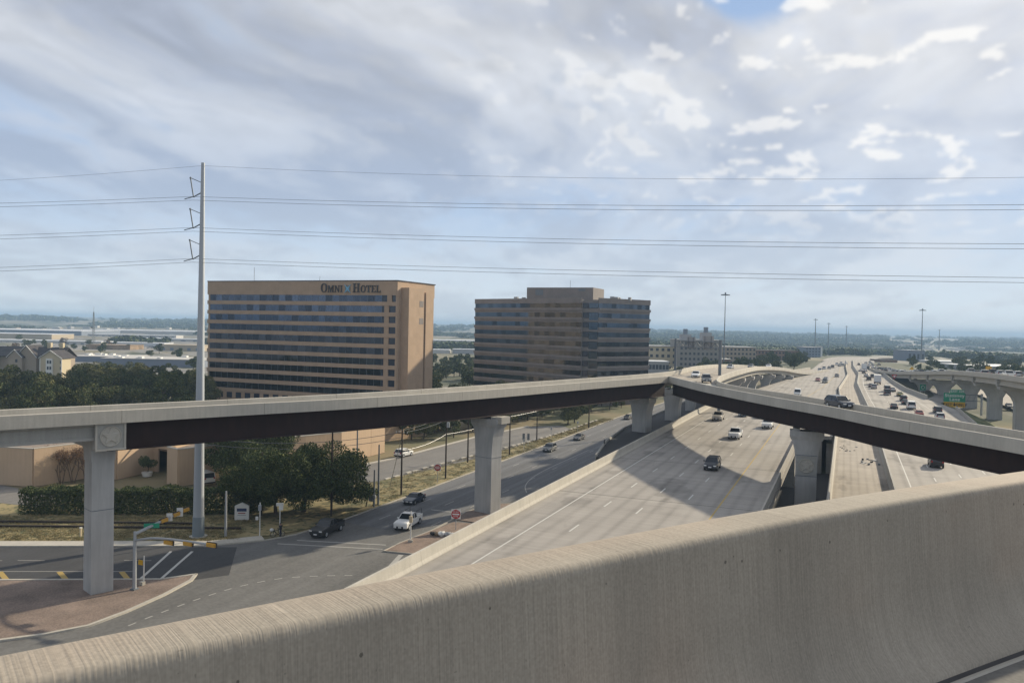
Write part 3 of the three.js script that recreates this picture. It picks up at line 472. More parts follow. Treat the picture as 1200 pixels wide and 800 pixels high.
struct('grass_slope', (() => { const a = smoothPath([[24.2, 7.3, -150], [27, 7.3, -203], [28, 7.3, -246], [24.2, 7.2, -277], [20.4, 7.2, -313]], 5), b = smoothPath([[36, 3.7, -140], [37, 3.7, -203], [37, 3.7, -246], [35, 3.7, -285], [28, 3.8, -330]], 5); return ruled(resample(a, 40), resample(b, 40), 0.4); })(), M.greenGrass);
struct('exit_road', sweep(smoothPath([[22, 7.52, -262], [28, 6.9, -292], [33, 5.5, -330], [34, 5.2, -400]], 6), [[-3.2, 0], [3.2, 0]]), M.asphaltPale);
struct('service_road', sweep(smoothPath([[58, 4.1, -120], [56, 4.2, -200], [55, 4.4, -300], [50, 5.4, -420]], 8), [[-6, 0], [6, 0]]), M.slabTan);

// ---------------------------------------------------------------- the flyover the picture is taken from
{
  const t = thing('roadside_parapet', 'broad rounded concrete parapet with broomed face beside the roadway', 'parapet');
  const D = 25.4, pts = [[-9.5, 12.3], [-6.4, 6.0], [-3.05, -0.72], [-2.47, -1.72], [-1.42, -3.5], [-0.42, -5.1], [1.38, -7.6], [4.9, -12.2], [10.5, -18.8], [19, -27.5]];
  const path = smoothPath(pts.map(([x, z]) => [x, D, z]), 0.12);
  const prof = [[-0.02, -0.9], [-0.02, 0.97], [-0.01, 1.0], [0.02, 1.022], [0.06, 1.03], [0.07, 1.031], [0.275, 1.036], [0.285, 1.0355], [0.298, 1.031], [0.308, 1.021], [0.315, 1.006], [0.3185, 0.985], [0.32, 0.97], [0.3205, 0.955], [0.362, 0.47], [0.37, 0.42], [0.40, 0.30], [0.445, 0.18], [0.53, 0.08], [0.60, 0.03], [0.62, -0.02]];
  const g = sweep(path, prof, {});
  // smooth normals across the rounded shoulder
  { const p = g.attributes.position, map = new Map(), nn = g.attributes.normal; const key = (i) => [p.getX(i), p.getY(i), p.getZ(i)].map((v) => Math.round(v * 1e4)).join(); for (let i = 0; i < p.count; i++) { const k = key(i); (map.get(k) || map.set(k, []).get(k)).push(i); }
    for (const l of map.values()) { const s = new THREE.Vector3(); l.forEach((i) => s.add(new THREE.Vector3(nn.getX(i), nn.getY(i), nn.getZ(i)))); s.normalize(); l.forEach((i) => nn.setXYZ(i, s.x, s.y, s.z)); } }
  const W = 2.1, W2 = 3.0;   // u up the profile, v along the wall
  const streak = (u, v) => 0.4 * vn(u * 5, v * 420, 701, 5, 420) + 0.6 * vn(u * 6, v * 760, 705, 6, 760);
  const map = tex(512, W, (u, v) => {
    const s = streak(u, v) - 0.5, b = fbm(u * 6, v * 9, 711, 5, 6, 9) - 0.5, sp = vn(u * 220, v * 320, 713, 220, 320);
    const row = hash(Math.floor(v * 46), 3, 9) > 0.80 && Math.hypot((u - 0.105 - 0.03 * hash(Math.floor(v * 46), 5, 9)) * 2.1, ((v * 46) % 1 - 0.5) * 0.065) < 0.004 + 0.009 * vn(u * 130, v * 190, 715, 130, 190) * hash(Math.floor(v * 46), 7, 9) ? 0.42 : 1;      // bug holes left by the form
    const pit = (vn(u * 120, v * 170, 719, 120, 170) > 0.985 ? 0.68 : 1) * row, scr = vn(u * 3 + v * 2, v * 130 - u * 14, 723, 0, 0) > 0.972 ? 1.14 : 1, n = (1 + 0.30 * s + 0.18 * b + 0.20 * (sp - 0.5)) * pit * scr;
    return [n * 0.75, n * 0.75, n * 0.75];
  }, true, 2048, W2);
  const bump = tex(512, W, (u, v) => 0.5 + 0.9 * (streak(u, v) - 0.5) + 0.35 * (vn(u * 150, v * 260, 721, 150, 260) - 0.5), false, 2048, W2);
  { const uv = g.attributes.uv, n = uv.count, col = new Float32Array(n * 3); for (let i = 0; i < n; i++) { const u = uv.getX(i), v = uv.getY(i), m = fbm(v * 0.55, u * 1.6, 725, 5), q = fbm(v * 1.7 + 9, u * 0.8, 727, 4); col.set(mix3([0.46, 0.388, 0.308], [0.425, 0.378, 0.308], sm(0.4, 0.6, m)).map((x) => x * (1 + 0.42 * (q - 0.5))), i * 3); } g.setAttribute('color', new THREE.BufferAttribute(col, 3)); }
  mesh('wall', g, new THREE.MeshStandardMaterial({ map, vertexColors: true, bumpMap: bump, bumpScale: 0.0012, roughness: 0.92 }), t);
  const deckMat = new THREE.MeshStandardMaterial({ map: tex(512, 3, (u, v) => { const n = 0.7 + 0.5 * fbm(u * 10, v * 10, 731, 5, 10) + 0.3 * vn(u * 150, v * 150, 733, 150); return [0.14 * n, 0.135 * n, 0.125 * n]; }), roughness: 0.95 });
  const dk = struct('flyover_deck', sweep(path, [[-0.02, -0.92], [0.3, -0.92], [9.5, -0.92], [9.5, 0.0], [0.3, 0.0]], { closed: true }), deckMat);
  mesh('joint_line', sweep(path, [[0.655, 0.002], [0.665, 0.012], [0.685, 0.012], [0.695, 0.002]]), M.concrete, dk);
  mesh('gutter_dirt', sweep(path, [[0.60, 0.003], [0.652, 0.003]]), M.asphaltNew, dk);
}

// ---------------------------------------------------------------- buildings
const hitZ = (px, py, Z) => { const d = dirOf(px, py), t = Z / d.z; return [t * d.x, EYE + t * d.y, Z]; };
const hitX = (px, py, X) => { const d = dirOf(px, py), t = X / d.x; return [X, EYE + t * d.y, t * d.z]; };
const variants = (m) => [1, 0.8, 1.25, 0.62, 1.1].map((k, i) => std(m.color.r * k, m.color.g * k, m.color.b * k, [0.05, 0.08, 0.05, 0.14, 0.06][i], { metalness: 1 })), hotelGlass = variants(M.glassHotel), officeGlass = variants(M.glassOffice);      // panes with and without blinds drawn
const paneG = new Map();
function pane(w, h, mat, parent, x, y, z, ry = 0, name = 'pane') { const k = w.toFixed(2) + '|' + h.toFixed(2); if (!paneG.has(k)) paneG.set(k, new THREE.BoxGeometry(w, h, 0.04)); const o = mesh(name, paneG.get(k), mat, parent); o.position.set(x, y, z); o.rotation.y = ry; return o; }
{ // hotel: long bronze-glass strips between tan bands
  const Z = -215, L = hitZ(243, 330, Z)[0], R = hitZ(466, 331, Z)[0], TOPY = 40.7, D = 24, W = R - L, cx = (L + R) / 2;
  const t = thing('hotel_building', 'tan hotel tower with dark window strips and lettering along its top', 'hotel', [cx, 0, Z]);
  const X = (px) => hitZ(px, 380, Z)[0] - cx, gEnd = X(446.5), h2 = W / 2;
  mesh('core_wall', bx(W - 0.6, TOPY - 1, D - 0.8, 0, 0, -D / 2 - 0.3), M.hotel, t);
  mesh('top_band', bx(W, 4.4, D, 0, TOPY - 4.4, -D / 2), M.hotel, t);
  mesh('roof_edge', join([bx(W + 0.3, 0.3, 0.5, 0, TOPY, -0.2), bx(0.5, 0.3, D, h2, TOPY, -D / 2 - 0.35), bx(0.5, 0.3, D, -h2, TOPY, -D / 2 - 0.35)]), M.roofDark, t);
  mesh('end_wall', bx(h2 - X(463.2), TOPY - 4.4, 1.4, (h2 + X(463.2)) / 2, 0, -0.71), M.hotel, t);
  mesh('side_wall', bx(0.5, TOPY - 4.4, D - 2, h2 - 0.26, 0, -D / 2 - 0.6), M.hotel, t);
  mesh('end_wall', bx(0.9, TOPY - 4.4, D - 1, -h2 + 0.46, 0, -D / 2), M.hotel, t);
  const nP = 26, glassW = gEnd + h2 - 0.9, pw = glassW / nP;
  for (let k = 0; k < 10; k++) {
    const y1 = TOPY - 4.4 - 3.30 * k, y0 = y1 - 2.04;
    for (let i = 0; i < nP; i++) pane(pw - 0.07, 2.04, hotelGlass[Math.floor(hash(i, k, 41) * 5)], t, -h2 + 0.9 + pw * (i + 0.5), (y0 + y1) / 2, -0.42);
    mesh('spandrel', bx(X(463.2) + h2, 1.26, 0.8, (X(463.2) - h2) / 2, y0 - 1.26, -0.4), M.hotel, t);
    const wide = k === 0;
    pane(wide ? X(453) - gEnd : X(449.5) - gEnd, 2.04, M.glassDark, t, wide ? (X(453) + gEnd) / 2 : (X(449.5) + gEnd) / 2, (y0 + y1) / 2, -0.5, 0, 'window');
    pane(X(463) - X(455), 2.04, M.glassDark, t, (X(463) + X(455)) / 2, (y0 + y1) / 2, -0.5, 0, 'window');
    mesh('window_pier', bx(X(454.9) - X(449.6), 2.04, 0.4, (X(454.9) + X(449.6)) / 2 + (wide ? 1.0 : 0), y0, -0.32), M.hotel, t).scale.x = 1;
  }
  mesh('mullion_row', join([].concat(...Array.from({ length: 10 }, (_, k) => Array.from({ length: nP + 1 }, (_, i) => bx(0.07, 2.04, 0.08, -h2 + 0.9 + pw * i, TOPY - 4.4 - 3.3 * k - 2.04, -0.4))))), M.galvDark, t).userData.kind = 'stuff';
  mesh('base_wall', bx(W, 3.4, 0.5, 0, 0, -0.25), M.hotel, t);
  for (let i = 0; i < 22; i++) { const x = -h2 + 2.4 + i * 3.9; if (x < h2 - 6) { const w = mesh('window', bx(2.3, 1.9, 0.1, 0, 0, 0), M.glassDark, t); w.position.set(x, 1.25, 0.0); } }
  // stair towers on the sunlit end
  const d1 = -(hitX(497, 335, R + 2.6)[2] - Z), t1a = 2.4;
  mesh('stair_tower', bx(2.7, TOPY - 1.9, Math.max(7, d1 - t1a), h2 + 1.35, 0, -t1a - Math.max(7, d1 - t1a) / 2), M.hotel, t);
  mesh('stair_tower', bx(3.0, TOPY - 3.0, 4.6, h2 + 1.5, 0, -t1a - Math.max(7, d1 - t1a) - 0.7 - 2.3), M.hotel, t);
  for (const [dz, y] of [[-t1a - 8, 33], [-t1a - 8, 27.5]]) mesh('vent_panel', bx(0.06, 1.9, 2.6, h2 + 2.72, y, dz), M.office, t);
  mesh('antenna', bar([-h2 + 15, TOPY, -6], [-h2 + 15, TOPY + 5.2, -6], 0.07), M.galvDark, t);
  mesh('antenna', bar([2, TOPY, -9], [2.3, TOPY + 2.2, -9], 0.05), M.galvDark, t);
  // lettering
  const signY = TOPY - 3.55, s = thing('hotel_sign', 'dark raised letters with a blue star spelling the hotel name', 'sign', [cx, 0, Z + 0.12]);
  const x0 = X(375), put = (str, size, x, y) => { const g = text(str, size, 0.18, font); g.translate(x, y, 0.0); return mesh('letters', g, std(0.035, 0.028, 0.024, 0.5), s); };
  const ww = (str, size) => { const g = text(str, size, 0.1, font); return g.boundingBox.max.x; };
  let x = x0; const big = 2.9, sml = 2.25, gap = 0.14;
  put('O', big, x, signY); x += ww('O', big) + gap; put('MNI', sml, x, signY); x += ww('MNI', sml) + 0.5;
  const blue = std(0.16, 0.42, 0.60, 0.5);
  mesh('star', new THREE.ExtrudeGeometry((() => { const q = new THREE.Shape(); for (let i = 0; i < 8; i++) { const a = Math.PI / 4 * i + Math.PI / 4, r = i % 2 ? 0.42 : 2.0; q[i ? 'lineTo' : 'moveTo'](r * Math.cos(a), r * Math.sin(a)); } q.closePath(); return q; })(), { depth: 0.15, bevelEnabled: false }).translate(x + 1.6, signY + 1.15, 0), blue, s);
  mesh('star_ring', new THREE.TorusGeometry(1.05, 0.1, 5, 28).translate(x + 1.6, signY + 1.15, 0.08), std(0.12, 0.2, 0.24, 0.5), s);
  x += 3.7; put('H', big, x, signY); x += ww('H', big) + gap; put('OTEL', sml, x, signY); const xe = x + ww('OTEL', sml);
  const want = X(445.5); s.scale.x = 1; const k = (want - x0) / (xe - x0); s.children.forEach((c) => { c.geometry.translate(-x0, 0, 0); c.geometry.scale(k, 1, 1); c.geometry.translate(x0, 0, 0); });
}
{ // office block: two wings with stepped bands and a glazed notch
  const TOPY = 38, t = thing('office_building', 'brown banded office block of two wings with a rooftop plant room', 'office', [0, 0, 0]);
  const N = [hitZ(682, 350, -270)[0], -270], Lc = (() => { const d = dirOf(557, 348), n = [-0.38, 0.925], k = (N[0] * n[0] + N[1] * n[1]) / (d.x * n[0] + d.z * n[1]); return [d.x * k, d.z * k]; })(), N2 = [hitZ(702, 350, -271.2)[0], -271.2], Rc = (() => { const d = dirOf(762, 353), s = 296; return [d.x * s, d.z * s]; })();
  const back = [[Rc[0] - 22, Rc[1] - 24], [N[0] - 12, -312], [Lc[0] + 8, Lc[1] - 24]];
  mesh('core_wall', slabOf([[Lc[0] + 0.4, Lc[1] - 0.5], [N[0], N[1] - 0.5], [N[0] + 0.3, N[1] - 1.8], [N2[0], N2[1] - 1.8], [N2[0], N2[1] - 0.5], [Rc[0] - 0.5, Rc[1] - 0.4], ...back], TOPY - 0.6, TOPY), M.office, t);
  const wings = [[Lc, N, 22], [N2, Rc, 12], [Rc, back[0], 10]];
  for (const [a, b, nP] of wings) {
    const dx = b[0] - a[0], dz = b[1] - a[1], l = Math.hypot(dx, dz), ry = Math.atan2(-dz, dx), nx = -dz / l * -1, nz = dx / l * 1;
    const put = (g, y, out, mat, name) => { const o = mesh(name, g, mat, t); o.position.set((a[0] + b[0]) / 2 - dz / l * out, y, (a[1] + b[1]) / 2 + dx / l * out); o.rotation.y = ry; return o; };
    put(bx(l, 1.85, 0.5), TOPY - 1.85, 0.0, M.office, 'top_band');
    const gU = bx(l, 0.9, 0.75), gL = bx(l, 0.82, 0.35);
    for (let k = 0; k < 10; k++) {
      const y1 = TOPY - 1.85 - 3.41 * k, y0 = y1 - 1.69;
      for (let i = 0; i < nP; i++) { const f = (i + 0.5) / nP; pane(l / nP - 0.05, 1.69, officeGlass[Math.floor(hash(i, k, nP) * 5)], t, a[0] + dx * f - dz / l * -0.12, (y0 + y1) / 2, a[1] + dz * f + dx / l * -0.12, ry); }
      put(gU, y0 - 0.9, 0.06, M.office, 'spandrel'); put(gL, y0 - 1.72, -0.14, M.office, 'spandrel');
    }
  }
  for (let k = 0; k < 9; k++) { // notch: dark window and reflective panes on every floor
    const y = TOPY - 1.85 - 3.41 * k - 0.85, w = N2[0] - N[0]; pane(w * 0.36, 1.75, M.glassDark, t, N[0] + w * 0.2, y, N[1] - 1.1, 0, 'window'); pane(w * 0.56, k ? 2.6 : 1.75, M.glassOffice, t, N[0] + w * 0.68, y - (k ? 0.4 : 0), N[1] - 1.3, 0);
    mesh('notch_band', bx(w, 1.3, 0.5, N[0] + w / 2, y - 2.35, N[1] - 1.55), M.office, t);
  }
  mesh('plant_room', bx(hitZ(698, 338, -280)[0] - hitZ(620, 338, -280)[0], 4.7, 14, (hitZ(620, 338, -282)[0] + hitZ(697, 338, -282)[0]) / 2, TOPY - 0.6, -287), M.office, t);
  mesh('louvre', bx(3, 2.1, 0.1, hitZ(632, 345, -280)[0], TOPY + 1.2, -279.94), M.galvDark, t); mesh('louvre', bx(2.6, 0.8, 0.1, hitZ(682, 343, -280)[0], TOPY + 2.8, -279.94), M.galvDark, t);
  mesh('antenna', bar([-96, TOPY + 4, -285], [-96, TOPY + 7, -285], 0.06), M.galvDark, t);
  seed(31); for (let i = 0; i < 9; i++) mesh('roof_unit', bx(rnd(0.8, 1.8), rnd(0.7, 1.5), 1.4, i < 4 ? rnd(-126, -106) : rnd(-80, -72), TOPY - 0.5, i < 4 ? -282 : rnd(-286, -281)), M.greyFar, t);
}
{ // low stucco shop building with a deep entrance
  const Hh = 6.1, t = thing('shop_building', 'low tan stucco building with a dark recessed entrance behind the hedge', 'building');
  const foot = [[-170, -78], [-120.9, -89.5], [-119.6, -99.2], [-114.4, -99.9], [-115.0, -108.4], [-106.2, -108.0], [-104.4, -101.4], [-101.0, -100.3], [-97.4, -113.5], [-93.4, -123.5], [-90.7, -131.2], [-90.7, -147.2], [-101, -152], [-128, -160], [-175, -120]];
  const walls = foot.map((p, i) => [p, foot[(i + 1) % foot.length]]);
  mesh('roof', slabOf(foot.map(([x, z]) => [x, z]), Hh - 0.5, 0.3), M.roofGravel, t);
  walls.forEach(([a, b], i) => {
    const l = Math.hypot(b[0] - a[0], b[1] - a[1]), ry = Math.atan2(-(b[1] - a[1]), b[0] - a[0]);
    const add = (w, h, off, y, mat, name, d = 0.36, push = 0) => { const f = off / l, o = mesh(name, bx(w, h, d), mat, t); o.position.set(mix(a[0], b[0], f) - (b[1] - a[1]) / l * push, y, mix(a[1], b[1], f) + (b[0] - a[0]) / l * push); o.rotation.y = ry; };
    if (i === 4) { add(l, 1.9, l / 2, Hh - 1.9, M.stucco, 'wall'); add(1.2, Hh - 1.9, 0.6, 0, M.stucco, 'wall'); add(l - 1.4, 0.06, l / 2, 3.9, M.stucco, 'soffit', 2.4, -1.2); add(l - 1.5, 3.6, l / 2 + 0.4, 0.2, M.glassDark, 'entrance_glazing', 0.2, -2.6); add(1.2, 2.4, l / 2, 0.25, M.glassDull, 'door', 0.1, -2.4); }
    else if (l > 11 && i !== 0 || i === 0) { const n = Math.max(2, Math.round(l / 6.2)); for (let k = 0; k < n; k++) add(l / n - 0.06, Hh - (i > 7 && k === 1 ? 0.25 : 0), l * (k + 0.5) / n, 0, M.stucco, 'wall_panel'); }
    else add(l, Hh, l / 2, 0, M.stucco, 'wall');
    add(l + 0.1, 0.12, l / 2, Hh + 0.005, M.concretePale, 'coping', 0.42);
  });
  for (const [x, z, w, d, h] of [[-97.5, -133, 6, 3, 1.7], [-99, -138.5, 5, 2.6, 1.9], [-103, -128, 2.2, 2, 1.3]]) { const u = mesh('roof_unit', bx(w, h, d, x, Hh - 0.5, z), M.galv, t); mesh('fan', bx(w * 0.3, 0.25, d * 0.5, x, Hh - 0.5 + h, z), M.galvDark, u); }
  mesh('screen_frame', join([bar([-101, 5.6, -131], [-94.5, 5.6, -142], 0.06), bar([-101, 7.6, -131], [-94.5, 7.6, -142], 0.06), bar([-101, 5.6, -131], [-101, 7.6, -131], 0.06), bar([-94.5, 5.6, -142], [-94.5, 7.6, -142], 0.06), bar([-97.8, 5.6, -136.5], [-97.8, 7.6, -136.5], 0.06)]), M.galv, t);
  mesh('roof_pipe', bar([-113, 6.3, -106], [-103, 6.3, -114], 0.16), M.trimWhite, t);
}
{ // flat-roofed block behind the shop, seen under the flyover
  const t = thing('annex_building', 'brown flat-roofed annex behind the shop building and the big oak', 'building');
  mesh('wall', slabOf([[-133, -158], [-101, -152], [-96, -176], [-130, -186]], 5.2, 5.3), M.stucco, t); mesh('roof', slabOf([[-133.4, -157.6], [-100.6, -151.6], [-95.6, -176.4], [-130, -186.4]], 5.5, 0.3), M.roofGravel, t);
}
// gabled apartment house on the left
function gableRoof(w, d, h, over = 0.5) { const s = new THREE.Shape([new THREE.Vector2(-w / 2 - over, 0), new THREE.Vector2(0, h), new THREE.Vector2(w / 2 + over, 0), new THREE.Vector2(w / 2 + over, -0.25), new THREE.Vector2(0, h - 0.28), new THREE.Vector2(-w / 2 - over, -0.25)]); const g = new THREE.ExtrudeGeometry(s, { depth: d + 2 * over, bevelEnabled: false }); g.translate(0, 0, -d / 2 - over); return g; }
function gableWall(w, wallH, gh, d) { const s = new THREE.Shape([new THREE.Vector2(-w / 2, 0), new THREE.Vector2(w / 2, 0), new THREE.Vector2(w / 2, wallH), new THREE.Vector2(0, wallH + gh), new THREE.Vector2(-w / 2, wallH)]); const g = new THREE.ExtrudeGeometry(s, { depth: d, bevelEnabled: false }); g.translate(0, 0, -d / 2); return g; }
{
  const zc = 362, [wx, wz] = CX((40 - 600) / FPX * zc, zc), t = thing('apartment_house', 'cream and tan three-storey apartment house with dark gabled roofs and chimneys', 'house', [wx, 0, wz], YAW - 0.05);
  const px = (x) => (x - 40) / FPX * zc, eave = 9.3;
  mesh('main_wall', bx(px(66) - px(-60), eave, 11, (px(66) + px(-60)) / 2, 0, -9), M.sidingTan, t);
  const mr = gableRoof(12, px(66) - px(-60), 4.2); mr.rotateY(Math.PI / 2); mr.translate((px(66) + px(-60)) / 2, eave, -9); const roof = mesh('roof', mr, M.roofDark, t);
  for (const x of [43.5, 58.5]) mesh('chimney', bx(1.7, 6.2, 1.5, px(x), eave, -9), M.sidingCream, roof);
  for (const [x, w, mat, z, h, gh] of [[16, 17, M.sidingTan, -1.5, 8.9, 3.4], [27, 24, M.sidingTan, -3.3, 8.9, 5.4], [64.5, 26, M.sidingCream, 1.5, 9.0, 3.4], [-20, 22, M.sidingTan, -1.5, 8.9, 3.4]]) {
    const W = w / FPX * zc, g = mesh('gable_wall', gableWall(W, h, gh, 7), mat, t); g.position.set(px(x), 0, z - 2);
    const r = mesh('gable_roof', gableRoof(W, 10, gh + 0.15), M.roofDark, t); r.position.set(px(x), h, z - 3.6);
    const b = gableRoof(W, 0.1, gh + 0.2, 0.5); const tr = mesh('bargeboard', b, M.trimWhite, t); tr.scale.z = 0.25; tr.position.set(px(x), h - 0.03, z + 1.96);
  }
  const bay = mesh('bay', bx(3.0, 8.6, 0.9, px(64), 0.2, 3.4), M.trimWhite, t);
  for (const y of [1.2, 3.9, 6.6]) { for (const x of [62.6, 65.6]) mesh('window', bx(0.8, 1.4, 0.1, px(x), y, 3.86), M.glassDull, t); for (const x of [76.5]) mesh('window', bx(0.7, 1.3, 0.1, px(x), y, 2.96), M.glassDull, t); for (const x of [18, 43, 5, 49]) mesh('window', bx(1.0, 1.4, 0.12, px(x), y, x === 18 ? 0.0 : -3.4), M.glassDull, t); }
  mesh('corner_board', join([bx(0.4, 9, 0.2, px(51.8), 0, 2.96), bx(0.4, 9, 0.2, px(77.4), 0, 2.96)]), M.trimWhite, t);
}
// far buildings: x range and base row in the picture give their place on the plain
function farBlock(name, label, x0, x1, yBase, hpx, depth, wall, roof, group, opt = {}) {
  const gy = opt.gy ?? 0, c = G((x0 + x1) / 2, yBase, gy), d = dirOf((x0 + x1) / 2, yBase), zc = Math.hypot(c[0], c[2]) * Math.cos(Math.atan(((x0 + x1) / 2 - 600) / FPX)), m = zc / FPX, w = (x1 - x0) * m, h = hpx * m;
  const yaw = opt.turn ?? YAW, t = thing(name, label, opt.cat || 'building', [c[0], gy - 0.5, c[2]], yaw, group);
  mesh('wall', bx(w, h + 0.5, depth, 0, 0, -depth / 2), wall, t);
  const rf = mesh('roof', bx(w + 0.6, Math.max(0.35, 0.03 * h), depth + 0.6, 0, h + 0.5, -depth / 2), roof, t);
  if (opt.units) { seed(opt.units); for (let i = 0; i < 7; i++) mesh('roof_unit', bx(rnd(2, 4) * m * 2, rnd(0.5, 1.2) * m * 2, 3, rnd(-w / 2.2, w / 2.2), h + 0.7, -rnd(2, depth - 2)), M.trimWhite, rf); }
  if (opt.rows) for (let r = 0; r < opt.rows; r++) for (let i = 0; i < opt.cols; i++) pane(w / opt.cols * (opt.ww || 0.5), h / opt.rows * 0.45, M.glassDull, t, -w / 2 + w * (i + 0.5) / opt.cols, 0.5 + h * (r + 0.5) / opt.rows, 0.05, 0, 'window');
  if (opt.docks) for (let i = 0; i < opt.docks; i++) pane(w / opt.docks * 0.4, h * 0.5, M.warehouseGrey, t, -w / 2 + w * (i + 0.5) / opt.docks, 0.5 + h * 0.3, 0.05, 0, 'dock_door');
  return t;
}
farBlock('warehouse', 'very long blue-grey warehouse under a white roof far across the plain', -60, 95, 391.5, 5.0, 120, M.warehouseGrey, M.metalRoof);
farBlock('warehouse', 'long white warehouse beside the lattice tower far across the plain', 96, 236, 391, 3.4, 110, M.warehouseWall, M.metalRoof);
farBlock('warehouse', 'cream warehouse with a white roof in front of the blue-grey one', -40, 60, 396.5, 5.5, 50, M.warehouseTan, M.metalRoof);
farBlock('warehouse', 'low white warehouse with a row of dock doors on the plain', 102, 206, 395, 2.6, 26, M.warehouseWall, M.metalRoof, null, { docks: 14 });
farBlock('warehouse', 'low white shed row near the reddish trees', 150, 236, 399.5, 2.6, 30, M.warehouseWall, M.metalRoof, null, { docks: 6 });
farBlock('warehouse', 'long narrow white-roofed shed behind the apartment house', -40, 118, 403, 4.0, 24, M.warehouseWall, M.metalRoof, null, { docks: 18 });
farBlock('warehouse', 'pale trailer shed running toward the steel transmission pole', 108, 192, 405, 3.4, 22, M.metalRoof, M.metalRoof);
farBlock('warehouse', 'beige strip building beside the steel transmission pole', 186, 236, 411, 6.5, 24, M.warehouseTan, M.warehouseTan, null, { docks: 5 });
farBlock('warehouse', 'flat brown depot building with earth-coloured roof behind the woods', 100, 152, 409.5, 5.0, 26, M.dirtBrown, M.dirtBrown);
farBlock('retail_building', 'flat white-roofed store with rooftop units above the woods', 118, 236, 429.5, 8.5, 30, M.warehouseGrey, M.warehouseWall, null, { units: 5 });
farBlock('retail_building', 'flat pale store with rooftop units beside the apartment house', 82, 150, 424, 6.0, 28, M.warehouseGrey, M.warehouseWall, null, { units: 8 });
farBlock('warehouse', 'white warehouse seen in the gap between hotel and office block', 500, 562, 404.5, 5.5, 60, M.warehouseWall, M.metalRoof, null, { docks: 6 });
farBlock('retail_building', 'small pale building among the trees between hotel and office block', 506, 526, 414, 4, 20, M.warehouseWall, M.metalRoof);
farBlock('retail_building', 'small grey building with a white end wall beside the office block', 530, 557, 414.5, 5, 16, M.greyFar, M.metalRoof);
// to the right of the office block
const midrise = (label, x0, x1, yb, hp, wall, o = {}) => farBlock(o.name || 'apartment_building', label, x0, x1, yb, hp, o.depth || 26, wall, o.roof || M.greyFar, null, { gy: 4, ...o });
midrise('cream building with a flat roof right beside the office block', 760, 800, 428, 22, M.sidingCream, { rows: 3, cols: 6 });
midrise('grey hospital-like block with two roof towers behind the sign gantry', 796, 846, 430, 31, std(0.27, 0.25, 0.222, 0.9), { rows: 5, cols: 10, depth: 30 });
{ const b = scene.children[scene.children.length - 1]; const w = 50 / FPX * 520; for (const [f, h] of [[0.14, 3.8], [0.74, 5.2]]) { const r = mesh('roof_tower', bx(6.4, h, 6, -11 + f * 22, 17.2, -10), M.greyFar, b); mesh('stack', bx(2.4, 3.4, 2.4, -11 + f * 22, 17.2 + h, -10), M.warehouseGrey, r); } }
midrise('tan and grey apartment block beside the tall light mast', 846, 886, 427, 20, M.sidingTan, { rows: 4, cols: 9 });
midrise('long brick apartment row with a dark roof beyond the viaduct', 884, 936, 425, 14, M.brickFar, { rows: 3, cols: 13, roof: M.roofDark, depth: 18 });
midrise('grey office cube with a white tower near the left far freeway edge', 944, 962, 420, 13, M.warehouseGrey, { rows: 4, cols: 5, gy: 0 });
midrise('slim white tower beside the grey office cube', 961, 964, 419, 13, M.trimWhite, { rows: 0, depth: 8, gy: 0 });
midrise('low glass-fronted shop below the office block', 760, 784, 436, 12, M.greyFar, { name: 'shop', rows: 1, cols: 6, ww: 0.8, roof: M.metalRoof, depth: 16 });
midrise('small brick-red and white shopfront beside the tall light mast', 846, 856, 429, 8, M.brickFar, { name: 'shop', rows: 1, cols: 2, depth: 10, roof: M.trimWhite });
midrise('dark pitched shed among the far trees right of the freeway', 1064, 1084, 424, 13, M.warehouseGrey, { name: 'shed', roof: M.warehouseGrey, rows: 1, cols: 4 });
midrise('pale blue-roofed hall behind the car-filled viaduct', 1140, 1215, 437, 7, M.greyFar, { name: 'hall', roof: M.metalRoof, depth: 40 });
midrise('white low hall on the wooded slope right of the freeway', 1098, 1136, 428, 4, M.warehouseWall, { name: 'hall', roof: M.metalRoof });
midrise('brick-coloured shop row beside the far northbound lanes', 1030, 1052, 429, 7, M.brickFar, { name: 'shop', rows: 1, cols: 5, roof: M.roofDark, depth: 14 });
seed(901);
for (let i = 0; i < 46; i++) { // scattered far roofs, all alike
  const right = i > 16, px = right ? rnd(1010, 1135) : rnd(0, 235), py = right ? rnd(402, 418) : rnd(383, 388), w = rnd(4, 11);
  farBlock('far_house', right ? 'tiny pale roof on the built-up far slope beyond the freeway' : 'tiny pale roof in the hazy far town beyond the warehouses', px, px + w, py, rnd(1.2, 2.2), 14, [M.warehouseWall, M.sidingTan, M.greyFar][i % 3], [M.metalRoof, M.greyFar, M.warehouseWall][i % 3], right ? 'far roofs beyond the freeway' : 'far roofs of the left town', { gy: right ? -4 : 0 });
}

